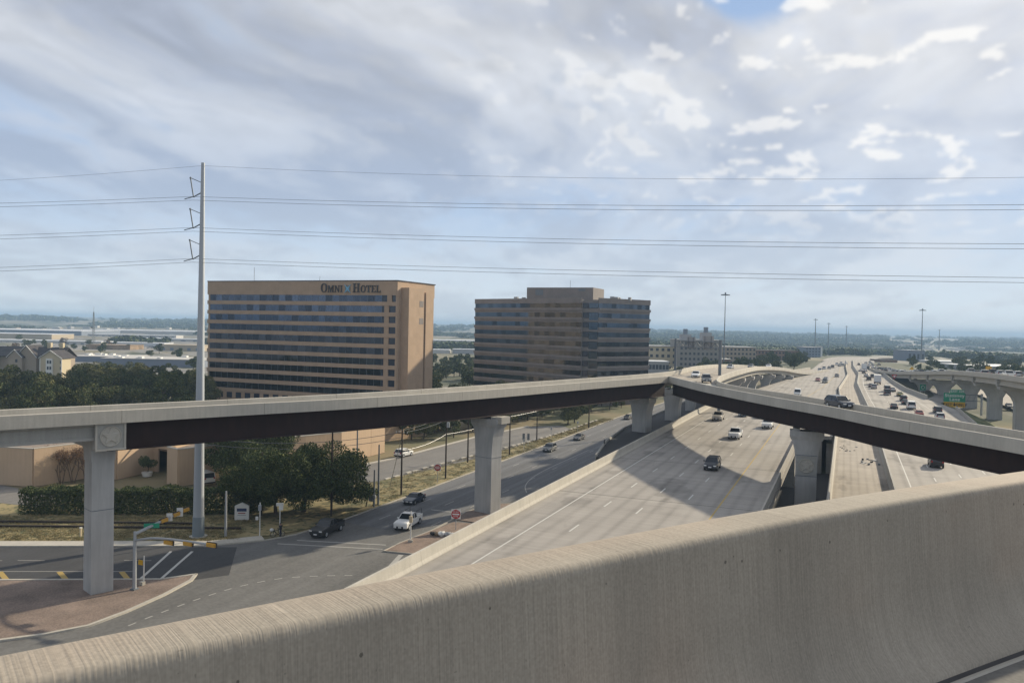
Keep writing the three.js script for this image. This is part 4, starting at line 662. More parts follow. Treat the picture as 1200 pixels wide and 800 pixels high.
// ---------------------------------------------------------------- vegetation
const leafMat = new THREE.MeshStandardMaterial({ vertexColors: true, roughness: 0.9, side: THREE.DoubleSide });
function leaves(n, pick, size, tones, sd, jitter = 0.3) {                     // n small bent leaf clumps; pick() gives a point
  seed(sd); const pos = new Float32Array(n * 12), col = new Float32Array(n * 12), idx = new Uint32Array(n * 6), a = new THREE.Vector3(), b = new THREE.Vector3(), c = new THREE.Vector3();
  for (let i = 0; i < n; i++) {
    const p = pick(), s = size * rnd(0.55, 1.25); a.set(rnd(-1, 1), rnd(-1, 1), rnd(-1, 1)).normalize(); b.set(rnd(-1, 1), rnd(-0.6, 0.6), rnd(-1, 1)).cross(a).normalize(); c.crossVectors(a, b).multiplyScalar(s * 0.3);
    a.multiplyScalar(s); b.multiplyScalar(s * rnd(0.45, 0.8));
    const q = [[a.x, a.y, a.z], [b.x + c.x, b.y + c.y, b.z + c.z], [-a.x, -a.y, -a.z], [-b.x + c.x, -b.y + c.y, -b.z + c.z]], t = tones[Math.floor(rnd() * tones.length)], f = rnd(1 - jitter, 1 + jitter);
    for (let k = 0; k < 4; k++) for (let m = 0; m < 3; m++) { pos[i * 12 + k * 3 + m] = p[m] + q[k][m] * 0.5; col[i * 12 + k * 3 + m] = t[m] * f; }
    idx.set([0, 1, 2, 0, 2, 3].map((k) => i * 4 + k), i * 6);
  }
  const g = new THREE.BufferGeometry(); g.setAttribute('position', new THREE.BufferAttribute(pos, 3)); g.setAttribute('color', new THREE.BufferAttribute(col, 3)); g.setIndex(new THREE.BufferAttribute(idx, 1)); g.computeVertexNormals(); return g;
}
const GREEN = [[0.046, 0.070, 0.019], [0.066, 0.090, 0.025], [0.035, 0.054, 0.017], [0.11, 0.125, 0.036]], OLIVE = [[0.11, 0.115, 0.036], [0.155, 0.148, 0.050], [0.075, 0.085, 0.028]], BROWN = [[0.15, 0.095, 0.05], [0.11, 0.075, 0.04]];
function lobes(sd, n, rx, ry, rz, y0, r0, r1) { seed(sd); const L = []; for (let i = 0; i < n; i++) { let x, y, z; do { x = rnd(-1, 1); y = rnd(-0.75, 1); z = rnd(-1, 1); } while (x * x + y * y + z * z > 1); L.push([x * rx, y0 + y * ry, z * rz, rnd(r0, r1)]); } return L; }
const inLobes = (L) => () => { const l = L[Math.floor(rnd() * L.length)], u = rnd(-1, 1), t = rnd(0, 6.2832), r = l[3] * Math.pow(rnd(0.1, 1), 0.3), s = Math.sqrt(1 - u * u); return [l[0] + r * s * Math.cos(t), l[1] + r * u * 0.78, l[2] + r * s * Math.sin(t)]; };
function limbs(L, trunkH, r, sd, n = 6, lean = 0.2) { seed(sd); const gs = [bar([0, -0.3, 0], [lean, trunkH, lean * 0.5], r, 9, r * 0.72)]; for (let i = 0; i < Math.min(n, L.length); i++) { const l = L[i], m = [mix(lean, l[0], 0.45) + rnd(-0.3, 0.3), mix(trunkH, l[1], 0.55), mix(0, l[2], 0.45)]; gs.push(bar([lean, trunkH - 0.15, lean * 0.5], m, r * 0.5, 6, r * 0.34), bar(m, [l[0], l[1], l[2]], r * 0.34, 5, r * 0.1)); } return join(gs); }
const protos = {};
function proto(key, sd, n, rx, ry, rz, y0, r0, r1, nl, leaf, tones, trunkH, tr) { const L = lobes(sd, n, rx, ry, rz, y0, r0, r1); protos[key] = { crown: leaves(nl, inLobes(L), leaf, tones, sd + 1), trunk: limbs(L, trunkH, tr, sd + 2) }; }
proto('oakA', 11, 60, 10.4, 3.9, 7.4, 5.0, 1.5, 2.6, 52000, 0.34, GREEN, 2.6, 0.42);
proto('oakB', 12, 56, 9.6, 4.6, 7.4, 6.4, 1.5, 2.6, 46000, 0.34, GREEN, 3.0, 0.40);
proto('woodA', 13, 15, 4.8, 4.6, 4.8, 6.2, 1.1, 2.2, 6500, 0.46, GREEN.concat(OLIVE.slice(0, 1)), 3.4, 0.26);
proto('woodB', 14, 16, 5.0, 4.0, 4.8, 5.4, 1.4, 2.5, 6000, 0.5, OLIVE, 3.2, 0.26);
proto('woodC', 15, 14, 3.9, 4.8, 3.9, 6.2, 1.2, 2.0, 5000, 0.48, GREEN.concat(OLIVE), 3.2, 0.22);
proto('farA', 16, 9, 4.2, 3.2, 4.2, 5.6, 1.6, 2.6, 900, 1.1, GREEN, 2.4, 0.3);
proto('farB', 17, 9, 4.6, 2.6, 4.6, 4.8, 1.6, 2.6, 900, 1.1, OLIVE.concat(GREEN), 2.2, 0.3);
proto('farR', 18, 8, 4.0, 2.4, 4.0, 4.2, 1.5, 2.4, 700, 1.1, BROWN, 2.0, 0.3);
proto('small', 19, 7, 1.0, 1.0, 1.0, 1.9, 0.6, 0.9, 2200, 0.2, GREEN, 1.0, 0.07);
function tree(key, pos, label, group, s = 1, turn = 0, sy = s, name = 'tree') { const t = thing(name, label, 'tree', pos, turn, group); t.scale.set(s, sy, s); mesh('crown', protos[key].crown, leafMat, t); mesh('trunk', protos[key].trunk, M.bark, t); return t; }
{ const p = G(369, 603); tree('oakA', [p[0] - 2.6, 0, p[2] - 0.8], 'broad dark oak with forked trunk on the grass corner beside the black pickup', null, 0.94, 0.4, 1.02, 'oak_tree'); }
{ const p = G(312, 606); tree('oakB', [p[0], 0, p[2] - 2], 'dark low oak behind the white shop sign merging with the corner oak', null, 0.72, 4.1, 0.74, 'oak_tree'); }
{ const p = G(292, 566); tree('oakB', [p[0], 0, p[2]], 'tall dark oak close to the shop wall behind the broad corner oak', null, 1.0, 2.1, 1.02, 'oak_tree'); }
{ const p = G(428, 594); tree('small', [p[0], 0, p[2]], 'small leafy bush tree by the slim utility poles on the verge', null, 1.4, 1, 1.3); }
{ const p = G(172, 558); const t = tree('small', [p[0], 0.5, p[2]], 'round clipped tree in a white planter at the shop entrance', null, 1.15, 1, 1.1); mesh('planter', new THREE.CylinderGeometry(0.8, 0.65, 0.7, 14).translate(0, -0.1, 0), M.trimWhite, t); }
seed(333);
// grove between flyover and apartment house
const grove = []; for (let i = 0; i < 86; i++) { const zc = rnd(190, 345), px = rnd(-30, 236); grove.push([px, zc, i]); }
for (const [px, zc, i] of grove) { const [x, z] = CX((px - 600) / FPX * zc, zc); if (zc > 305 && px < 90) continue; const k = ['woodA', 'woodB', 'woodC'][i % 3], s = (zc < 240 ? 1.08 : zc < 290 ? 0.95 : 0.8) * (0.9 + 0.25 * hash(i, 1, 5)) * (px < 88 && zc > 235 ? 0.7 : 1); tree(k, [x, 0, z], ['deep green', 'olive green', 'mixed green'][i % 3] + ' tree in the thick grove left of the hotel', 'grove left of the hotel', s, i * 1.7); }
// trees around the office block and beyond the side street
seed(334);
for (let i = 0; i < 40; i++) { const zc = rnd(205, 268), px = rnd(505, 660), [x, z] = CX((px - 600) / FPX * zc, zc), k = ['woodA', 'woodC', 'woodB'][i % 3]; if (x > -84) continue; tree(k, [x, 0, z], ['dark green', 'mixed green', 'olive'][i % 3] + ' tree in the belt before the office block', 'trees before the office block', (px > 625 ? 0.62 : 0.84) * (0.85 + 0.3 * hash(i, 2, 5)), i * 2.3); }
seed(335);
for (let i = 0; i < 34; i++) { const z = -168 - i * 3.6 + rnd(-2, 2), x = z < -206 ? rnd(-98, -71) : rnd(-101, -87), k = ['woodA', 'woodB', 'woodC'][i % 3]; tree(k, [x, 0, z], ['dark', 'olive', 'mixed green'][i % 3] + ' street tree beyond the side street kerb', 'trees along the side street', 0.72 * (0.8 + 0.35 * hash(i, 3, 5)), i * 1.1); }
for (let i = 0; i < 16; i++) { const z = -252 - i * 9, x = -72 - 6 * hash(i, 4, 2) + i * 0.6; tree(['woodC', 'woodA'][i % 2], [x, 0, z], 'leafy tree beside the far frontage road kerb', 'trees by the far frontage road', 0.7 * (0.85 + 0.3 * hash(i, 4, 5)), i); }
seed(336);
for (let i = 0; i < 34; i++) { const zc = rnd(300, 560), px = rnd(498, 562), [x, z] = CX((px - 600) / FPX * zc, zc); tree(i % 2 ? 'farA' : 'farB', [x, 0, z], (i % 2 ? 'dark green' : 'olive') + ' distant tree in the gap between hotel and office block', 'trees in the gap between the towers', rnd(0.6, 0.95), i); }
for (let i = 0; i < 30; i++) { const zc = rnd(430, 1150), px = rnd(0, 236), [x, z] = CX((px - 600) / FPX * zc, zc); const k = i % 9 === 0 ? 'farR' : i % 2 ? 'farA' : 'farB'; tree(k, [x, 0, z], { farR: 'reddish bare-looking', farA: 'dark green', farB: 'olive' }[k] + ' distant tree among the warehouses', 'trees among the warehouses', rnd(0.45, 0.9), i); }
for (let i = 0; i < 48; i++) { const px = i < 22 ? rnd(878, 955) : rnd(760, 962), zc = rnd(330, 760) + (px > 900 ? 80 : 0), [x, z] = CX((px - 600) / FPX * zc, zc); if (x > (z < -430 ? -22 : -42)) continue; tree(i % 2 ? 'farA' : 'farB', [x, groundY(x, z) - 0.2, z], (i % 2 ? 'dark green' : 'olive') + ' distant tree left of the far freeway', 'trees left of the far freeway', rnd(0.5, 0.9), i); }
for (let i = 0; i < 60; i++) { const px = rnd(1035, 1225), zc = rnd(330, 1100), [x, z] = CX((px - 600) / FPX * zc, zc); if (x < 30 - z * 0.03 || (x > 44 && x < 70 && z > -400)) continue; tree(i % 2 ? 'farA' : 'farB', [x, groundY(x, z) - 0.2, z], (i % 2 ? 'dark green' : 'olive') + ' distant tree right of the far freeway', 'trees right of the far freeway', rnd(0.7, 1.25), i); }
seed(337); for (let i = 0; i < 26; i++) { const z = rnd(-425, -660), x = rnd(-62, -24) - (z < -560 ? 0 : 4); tree(i % 2 ? 'farA' : 'farB', [x, groundY(x, z) - 0.2, z], (i % 2 ? 'dark green' : 'olive') + ' tree on the bank where the far frontage road ends', 'trees on the far bank', rnd(0.45, 0.8), i); }
for (let i = 0; i < 20; i++) { const z = rnd(-425, -640), x = rnd(27, 62) - z * 0.01; tree(i % 2 ? 'farA' : 'farB', [x, groundY(x, z) - 0.2, z], (i % 2 ? 'dark green' : 'olive') + ' tree on the open bank behind the car-filled viaduct', 'trees on the right bank', rnd(0.4, 0.75), i); }
{ // far-off woods: one uncountable mass
  const L = lobes(77, 6, 4, 2.6, 4, 4, 2.0, 3.0), g = leaves(110, inLobes(L), 2.6, GREEN, 78), N = 9000, im = new THREE.InstancedMesh(g, leafMat, N), m = new THREE.Matrix4(), q = new THREE.Quaternion(), up = new THREE.Vector3(0, 1, 0), c = new THREE.Color(); seed(79); let k = 0;
  while (k < N) {
    const px = rnd(-60, 1260), zc = 1 / rnd(1 / 900, 1 / 6200), [x, z] = CX((px - 600) / FPX * zc, zc), w = fbm(x * 0.0035 + 3, z * 0.0035, 621, 4), right = px > 760;
    if (w < (right ? 0.43 : px < 245 && zc < 2600 ? 0.62 : 0.53)) continue; if (px > 1040 && px < 1125 && rnd() < 0.7) continue;
    const s = rnd(0.8, 1.7) * (zc > 2500 ? 1.8 : 1); m.compose(new THREE.Vector3(x, groundY(x, z) - 1, z), q.setFromAxisAngle(up, rnd(0, 6)), new THREE.Vector3(s * 1.5, s * 0.85, s * 1.5)); im.setMatrixAt(k, m); im.setColorAt(k, c.setScalar(rnd(0.7, 1.25))); k++;
  }
  im.name = 'distant_woods'; im.userData = { kind: 'stuff', label: 'hazy mass of far-off woods on the plain and hills', category: 'woods' }; im.castShadow = im.receiveShadow = true; scene.add(im);
}
{ // clipped hedge in front of the shop
  const a = G(15, 604), b = G(300, 603), n = 5; seed(85);
  const H = (f) => 2.8 + 1.2 * fbm(f * 26, 0, 86, 3), pick = () => { const f = rnd(), h = H(f); let u = rnd(-1.5, 1.5), y = rnd(0.05, 1) * h; if (rnd() < 0.75) { if (rnd() < 0.5) y = h * rnd(0.9, 1.04); else u = 1.5 * (rnd() < 0.7 ? 1 : -1) * rnd(0.88, 1.08); } return [mix(a[0], b[0], f) + 0.42 * u, y, mix(a[2], b[2], f) + 0.9 * u - 1.6]; };
  const t = thing('hedge', 'long thick dark hedge between the grass verge and the shop', 'hedge'); mesh('foliage', leaves(46000, pick, 0.27, GREEN, 87), leafMat, t);
  mesh('stems', join(Array.from({ length: 40 }, (_, i) => { const f = i / 39, x = mix(a[0], b[0], f), z = mix(a[2], b[2], f) - 1.6; return bar([x, 0, z], [x + 0.2, 2.4, z], 0.06, 5); })), M.bark, t);
}
{ // bare brown trees against the shop
  const pts = [[44, 566], [58, 569], [72, 568], [88, 567]];
  pts.forEach(([x, y], k) => {
    const p = G(x, y), t = thing('bare_tree', 'leafless brown tree in the row against the shop wall', 'tree', [p[0], 0, p[2] - 2], k * 2, 'bare trees by the shop'); seed(140 + k); const gs = [], lv = [];
    const grow = (q, d, l, r, n) => { const e = [q[0] + d[0] * l, q[1] + d[1] * l, q[2] + d[2] * l]; gs.push(bar(q, e, r, n > 3 ? 6 : 3, r * 0.66)); if (n <= 2) lv.push(e); if (n) for (let i = 0; i < (n > 4 ? 4 : 3); i++) { const v = new THREE.Vector3(d[0] + rnd(-0.65, 0.65), d[1] * 0.9 + rnd(-0.1, 0.5), d[2] + rnd(-0.65, 0.65)).normalize(); grow(e, [v.x, v.y, v.z], l * rnd(0.6, 0.82), r * 0.6, n - 1); } };
    for (const [dx, dz] of [[0.2, 0.1], [-0.25, 0.05], [0.05, -0.25]]) grow([dx, -0.1, dz], new THREE.Vector3(dx, 1, dz).normalize().toArray(), 2.0, 0.1, 4);
    mesh('branches', join(gs), std(0.13, 0.09, 0.062, 1), t);
    mesh('dead_leaves', leaves(1400, () => { const e = lv[Math.floor(rnd() * lv.length)]; return e.map((v) => v + rnd(-0.35, 0.35)); }, 0.16, [[0.20, 0.11, 0.055], [0.15, 0.09, 0.05]], 150 + k), leafMat, t);
  });
  const p = G(60, 578), t = thing('shrub_bed', 'yellow-green low shrubs at the end of the hedge below bare trees', 'shrubs', p); mesh('foliage', leaves(4000, () => { const a = rnd(0, 6.28), r = Math.sqrt(rnd()); return [r * 4.5 * Math.cos(a), rnd(0, 1) * 1.5 * (1.1 - r), r * 1.6 * Math.sin(a) - 1]; }, 0.2, [[0.16, 0.14, 0.035], [0.09, 0.10, 0.03]], 160), leafMat, t);
}
{ // uncountable tufts of dry grass on the near verge
  const g = leaves(30, () => [rnd(-0.7, 0.7), rnd(0, 0.1), rnd(-0.7, 0.7)], 0.13, [[0.30, 0.235, 0.115], [0.22, 0.18, 0.08], [0.14, 0.125, 0.05]], 170), N = 2600, im = new THREE.InstancedMesh(g, leafMat, N), m = new THREE.Matrix4(), q = new THREE.Quaternion(), up = new THREE.Vector3(0, 1, 0); seed(171); let k = 0;
  while (k < N) { let x, z; if (rnd() < 0.45) { z = rnd(-102, -235); x = rnd(-64.4, -74.5 + sm(-119, -200, z) * 6.4); if (x < -74.2 + sm(-119, -200, z) * 6.4) continue; } else { const p = along(crossN, rnd(-45, 3), -rnd(2.4, 15)); [x, z] = p; if (x > -66) continue; } m.compose(new THREE.Vector3(x, 0.06, z), q.setFromAxisAngle(up, rnd(0, 6)), new THREE.Vector3(1, rnd(0.5, 1.3), 1)); im.setMatrixAt(k++, m); }
  im.name = 'grass_tufts'; im.userData = { kind: 'stuff', label: 'dry grass tufts covering the verges', category: 'grass' }; im.castShadow = im.receiveShadow = true; scene.add(im);
}

// ---------------------------------------------------------------- poles, wires, masts
const tube = (pts, r, seg = 40, n = 5) => new THREE.TubeGeometry(new THREE.CatmullRomCurve3(pts.map(V3)), seg, r, n);
function sag(a, b, s, n = 14) { return Array.from({ length: n + 1 }, (_, i) => { const f = i / n; return [mix(a[0], b[0], f), mix(a[1], b[1], f) - 4 * s * f * (1 - f), mix(a[2], b[2], f)]; }); }
{
  const base = G(232, 629), bz = 101.4, H = 47.2;
  const build = (label, pos) => {
    const t = thing('transmission_pole', label, 'pole', pos, YAW);
    mesh('pole', new THREE.CylinderGeometry(0.22, 0.68, H, 16).translate(0, H / 2, 0), M.poleSteel, t);
    mesh('base_sleeve', new THREE.CylinderGeometry(0.70, 0.74, 2.6, 16).translate(0, 1.3, 0), std(0.20, 0.24, 0.27, 0.7), t);
    mesh('foundation', new THREE.CylinderGeometry(1.1, 1.1, 0.3, 20), M.concretePale, t);
    for (const y of [45.15, 41.25, 37.35]) {
      const arm = mesh('insulator_bracket', join([bar([-0.2, y - 0.4, 0], [-1.55, y + 0.15, 0], 0.05), bar([-1.55, y + 0.15, 0], [-1.15, y - 2.2, 0], 0.075), bar([-0.2, y - 1.7, 0], [-1.15, y - 2.25, 0], 0.075), bar([-1.15, y - 2.2, 0], [-2.3, y - 2.5, -0.1], 0.06)]), M.galvDark, t);
      mesh('shackle', new THREE.SphereGeometry(0.13, 8, 6).translate(-1.55, y + 0.15, 0), M.galvDark, arm);
    }
    return t;
  };
  build('tall tapered steel transmission pole rising from the grass before the hotel', [base[0], 0, base[2]]);
  // wires: the line comes toward the viewer on the right; its next supports stand outside the view
  const A = (y, dx = 0) => { const [x, z] = CX(-39.4 - 1.2 + dx, bz); return [x, y, z]; };
  const [rx, rz] = CX(178, 28), [lx, lz] = CX(-215, 72);
  let n = 0;
  for (const [y, off, sR, sL] of [[46.9, 1.2, 4.7, 6.0], [43.0, 0, 3.2, 3.6], [42.55, 0, 3.2, 3.6], [39.1, 0, 2.8, 3.6], [38.65, 0, 2.8, 3.6], [35.2, 0, 1.9, 3.6], [34.75, 0, 1.9, 3.6]]) {
    const a = A(y, off), nm = ['top shield wire', 'upper conductor of the highest pair', 'lower conductor of the highest pair', 'upper conductor of the middle pair', 'lower conductor of the middle pair', 'upper conductor of the lowest pair', 'lower conductor of the lowest pair'][n++];
    const t = thing('power_line', 'thin grey ' + nm + ' strung across the sky from the steel pole', 'wire', [0, 0, 0]);
    mesh('span', tube(sag(a, [rx, y - 1.5, rz], sR), n === 1 ? 0.014 : 0.021, 60), M.wire, t); mesh('span', tube(sag(a, [lx, y - 2.0, lz], sL), n === 1 ? 0.014 : 0.021, 60), M.wire, t);
  }
}
function utilityPole(label, p, h, o = {}) {
  const t = thing('utility_pole', label, 'pole', p, o.turn || 0);
  mesh('pole', new THREE.CylinderGeometry(0.11, 0.17, h, 8).translate(0, h / 2, 0), o.mat || M.wood, t);
  if (o.cross) { mesh('crossarm', bx(2.3, 0.12, 0.12, 0, h - 0.7, 0.15), M.wood, t); for (const x of [-1, -0.4, 0.4, 1]) mesh('insulator', new THREE.CylinderGeometry(0.05, 0.07, 0.25, 6).translate(x, h - 0.45, 0.15), M.galv, t); }
  if (o.can) mesh('transformer', new THREE.CylinderGeometry(0.28, 0.28, 0.9, 10).translate(0.4, h - 1.7, 0.1), M.galv, t);
  if (o.arm) mesh('street_light', join([bar([0, h - 0.3, 0], o.arm, 0.05), bx(0.5, 0.14, 0.25, o.arm[0], o.arm[1], o.arm[2])]), M.galv, t);
  return t;
}
const U = [[470, 580, 10.6, { cross: 1 }, 'dark wooden utility pole with a braced crossarm beside the dark sedan'], [522, 561, 11.4, { cross: 1, can: 1 }, 'dark utility pole with transformer next to the small do not enter sign'], [548, 542, 11, { cross: 1 }, 'thin dark utility pole across the verge just left of the flared pier'], [597, 533, 11.6, { cross: 1 }, 'thin dark utility pole just right of the flared pier'], [690, 502, 12.4, { cross: 1 }, 'dark utility pole on the far end of the dry verge'], [629, 516, 8, {}, 'short dark post by the twin grey boards on the verge']];
const up = U.map(([x, y, h, o, l]) => { const p = G(x, y); utilityPole(l, p, h, o); return [p[0], p[1] + h, p[2]]; });
{ // service wires strung along the verge
  const pairs = [[up[0], up[1]], [up[1], up[3]], [up[3], up[4]]];
  pairs.forEach(([a, b], k) => { for (const d of [-1, 1]) tag(mesh('service_wire', tube(sag([a[0] + d * 0.9, a[1] - 0.35, a[2]], [b[0] + d * 0.9, b[1] - 0.35, b[2]], 0.35), 0.035, 24), k ? M.wireBright : M.wire), (d < 0 ? 'field-side' : 'road-side') + ' wire of the ' + ['first span by the dark sedan', 'span passing the flared pier', 'far span over the dry verge'][k], 'wire'); tag(mesh('service_wire', tube(sag([a[0], a[1] - 3.4, a[2]], [b[0], b[1] - 3.4, b[2]], 0.5), 0.055, 24), M.wireBright), 'thick low cable of the ' + ['first span by the dark sedan', 'span passing the flared pier', 'far span over the dry verge'][k], 'wire'); });
  const far = G(205, 590), a = up[0]; for (const d of [0, 0.9]) tag(mesh('service_wire', tube(sag([a[0], a[1] - 0.4 - d, a[2]], [far[0], 10.4 - d, far[2]], 1.6), 0.04, 30), M.wire), (d ? 'lower' : 'upper') + ' slack wire hanging in front of the broad corner oak', 'wire');
  tag(mesh('guy_wire', bar([a[0], a[1] - 1, a[2]], [a[0] - 4.6, 0, a[2] - 4], 0.05), M.wireBright), 'slanting guy wire of the utility pole beside the side street', 'wire');
}
utilityPole('slim lamp pole in front of the broad corner oak', G(388, 605), 13.0, { mat: M.wood });
utilityPole('thin dark lamp pole rising above the shop wall beside the oak', G(418, 556), 8.6, { mat: M.galvDark, arm: [0.5, 8.4, 0.1] });
utilityPole('pale grey bollard-like post on the grass near the steel transmission pole', G(264, 629), 9.4 * 0.62, { mat: M.galv });
utilityPole('small grey lamp post before the hedge', G(195, 601), 3.6, { mat: M.galv, arm: [0.3, 3.55, 0] });
utilityPole('dark lamp pole inside the grove of the corner oak', G(306, 604), 9.0, { mat: M.wood });
{ const a = G(438, 594), b = G(443, 592); utilityPole('slim grey meter pole on the verge with a second pole beside it', a, 5.6, { mat: M.galvDark }); utilityPole('taller slim grey pole beside the meter pole on the verge', b, 9.2, { mat: M.galvDark }); const c = thing('meter_box', 'grey meter boxes fixed low on the slim pole', 'box', [a[0] - 0.35, 0.9, a[2] + 0.2]); mesh('cabinet', bx(0.7, 0.8, 0.35), M.galvDark, c); mesh('cabinet', bx(0.4, 0.5, 0.3, 0.55, 0.5, 0), M.galv, c); }
function mast(label, px, top, z, h, gy, group) {
  const [x, zz] = CX((px - 600) / FPX * z, z), t = thing('high_mast_light', label, 'light mast', [x, gy, zz], 0, group), s = Math.max(1, z / 480);
  mesh('pole', new THREE.CylinderGeometry(0.16 * s, 0.42 * s, h, 10).translate(0, h / 2, 0), M.galvDark, t);
  mesh('ring', new THREE.TorusGeometry(1.5, 0.14 * s, 6, 20).rotateX(Math.PI / 2).translate(0, h - 0.5, 0), M.galvDark, t); mesh('hub', new THREE.CylinderGeometry(0.4, 0.5, 1.4, 8).translate(0, h, 0), M.galvDark, t);
  for (let i = 0; i < 8; i++) { const a = i * Math.PI / 4; mesh('lamp', bx(1.1, 0.5, 1.1, 2.0 * Math.cos(a), h - 1.0, 2.0 * Math.sin(a)), M.galvDark, t); }
}
mast('tallest light mast, standing behind the joined viaduct', 849, 342, 470, 44, 5);
mast('light mast right of the northbound lanes above the car-filled viaduct', 1080.5, 366, 660, 45, 3);
mast('distant light mast on the left edge of the far freeway', 955.5, 378, 1010, 44, 0);
mast('second distant light mast a little farther along the left far freeway edge', 971, 385, 1250, 42, 0);
mast('faint farthest light mast over the middle of the far freeway', 992, 389, 1500, 44, -4);
mast('faint light mast over the pale far slope', 1101, 392, 1700, 44, -6);
{ // lattice tower on the plain
  const z = 760, [x, zz] = CX((109 - 600) / FPX * z, z), H = 33, t = thing('lattice_tower', 'thin lattice radio tower standing among the white warehouses', 'tower', [x, 0, zz], 0.4), w = (y) => mix(1.7, 0.35, y / H), gs = [];
  for (let k = 0; k < 14; k++) { const y0 = H * k / 14, y1 = H * (k + 1) / 14; for (let c = 0; c < 4; c++) { const p = (y, j) => [w(y) * Math.cos(j * Math.PI / 2 + 0.78), y, w(y) * Math.sin(j * Math.PI / 2 + 0.78)]; gs.push(bar(p(y0, c), p(y1, c), 0.16, 4), bar(p(y0, c), p(y1, c + 1), 0.09, 3)); } }
  mesh('lattice', join(gs), M.galvDark, t); mesh('antenna_platform', join([new THREE.CylinderGeometry(2.0, 2.0, 0.5, 10).translate(-0.6, H * 0.56, 0), bx(2.2, 1.4, 0.6, -1.8, H * 0.53, 0)]), M.galvDark, t); mesh('spike', bar([0, H, 0], [0, H + 5, 0], 0.12), M.galvDark, t);
}
// ---------------------------------------------------------------- signals and signs
{
  const b = G(157, 692), t = thing('traffic_signal', 'grey signal mast with two long arms on the island corner', 'traffic signal', b), H = 6.0, rel = (p) => [p[0] - b[0], p[1] - b[1], p[2] - b[2]];
  mesh('pole', new THREE.CylinderGeometry(0.15, 0.2, H, 10).translate(0, H / 2, 0), M.galv, t); mesh('base_plate', bx(0.6, 0.12, 0.6, 0, 0.13, 0), M.galvDark, t);
  const e1 = rel(G(219, 596, 6.4)), e2 = rel(G(252, 638.5, 6.0)), s1 = [0, H - 0.25, 0], s2 = [0, H - 0.9, 0];
  const a1 = mesh('mast_arm', bar(s1, e1, 0.17, 8, 0.12), M.galv, t), a2 = mesh('mast_arm', tube([s2, [mix(0, e2[0], 0.25), H - 0.35, mix(0, e2[2], 0.25)], e2], 0.12, 20, 7), M.galv, t);
  const head = (name, p, ry, mat, parent) => { const g = mesh(name, bx(1.25, 0.5, 0.08), M.black, parent); g.position.set(p[0], p[1] - 0.25, p[2]); g.rotation.y = ry; mesh('housing', join([bx(1.05, 0.36, 0.2, 0, 0.07, -0.12)]), mat, g); for (const x of [-0.35, 0, 0.35]) mesh('visor', new THREE.CylinderGeometry(0.13, 0.13, 0.2, 10, 1, true).rotateX(Math.PI / 2).translate(x, 0.25, 0.12), M.black, g); };
  const lp = (a, c, f) => a.map((v, k) => mix(v, c[k], f)), d1 = Math.atan2(e1[0], e1[2]), d2 = Math.atan2(e2[0], e2[2]);
  for (const f of [0.52, 0.76, 0.95]) head('signal_head', lp(s1, e1, f), d1 - Math.PI / 2 + Math.PI, M.signalYellow, t);
  for (const f of [0.44, 0.68, 0.96]) head('signal_head', lp(s2, e2, f), d2 - Math.PI / 2 + Math.PI, M.signalYellow, t);
  const plate = (f, w, h, mat, nm) => { const p = lp(s1, e1, f), o = mesh(nm, bx(w, h, 0.05), mat, t); o.position.set(p[0], p[1] - h / 2, p[2] + 0.16); o.rotation.y = YAW + 0.25; return o; };
  plate(0.66, 0.6, 0.85, M.trimWhite, 'lane_sign'); plate(0.87, 0.65, 0.95, M.trimWhite, 'lane_sign'); const st = plate(0.32, 1.5, 0.5, M.signGreen, 'street_sign');
  const p2 = G(168, 686), t2 = thing('pedestrian_post', 'short pale post with a yellow push-button sign beside the signal mast', 'signal post', p2); mesh('post', bar([0, 0, 0], [0, 3.1, 0], 0.07), M.trimWhite, t2); mesh('yellow_sign', bx(0.55, 0.5, 0.06, -0.42, 2.1, 0.05), M.signYellow, t2); mesh('base', bx(0.5, 0.35, 0.4, 0, 0.13, 0.2), M.concretePale, t2);
}
function post(label, px, py, h, parts) { const p = G(px, py), t = thing('signal_post', label, 'post', p, YAW); mesh('post', bar([0, 0, 0], [0, h, 0], 0.07, 8), M.trimWhite, t); for (const [n, w, hh, x, y, m] of parts) mesh(n, bx(w, hh, 0.25, x, y, 0.1), m, t); return t; }
post('slim white pedestrian signal pole on the grass corner', 304, 629, 4.4, [['signal_head', 0.35, 0.7, 0, 3.4, M.galv], ['push_button', 0.3, 0.4, -0.35, 2.2, M.trimWhite]]);
post('white post with a small street sign behind the cyclist', 327.5, 627, 4.0, [['sign_plate', 0.9, 0.35, 0, 3.8, M.trimWhite], ['signal_head', 0.5, 0.5, 0.15, 3.3, M.lampHead]]);
post('white pedestrian post with a cone base on the red paved island', 481, 636, 4.0, [['signal_head', 0.4, 0.8, 0, 2.6, M.sidingCream], ['base', 0.6, 0.3, 0, 0.1, M.concretePale]]);
{ const p = G(283.5, 609), t = thing('monument_sign', 'white upright shop sign with blue and red lettering before the hedge', 'sign', p, YAW + 0.1); const s = new THREE.Shape([[-0.95, 0], [0.95, 0], [0.95, 2.0], [0, 2.45], [-0.95, 2.0]].map((q) => new THREE.Vector2(...q))); mesh('panel', new THREE.ExtrudeGeometry(s, { depth: 0.35, bevelEnabled: false }), M.trimWhite, t); mesh('blue_print', bx(1.3, 0.42, 0.02, 0, 1.25, 0.36), std(0.03, 0.05, 0.12, 0.6), t); mesh('red_print', bx(1.0, 0.12, 0.02, 0, 0.95, 0.36), std(0.3, 0.05, 0.05, 0.6), t); mesh('grey_print', bx(1.15, 0.08, 0.02, 0, 0.7, 0.36), M.greyFar, t); }
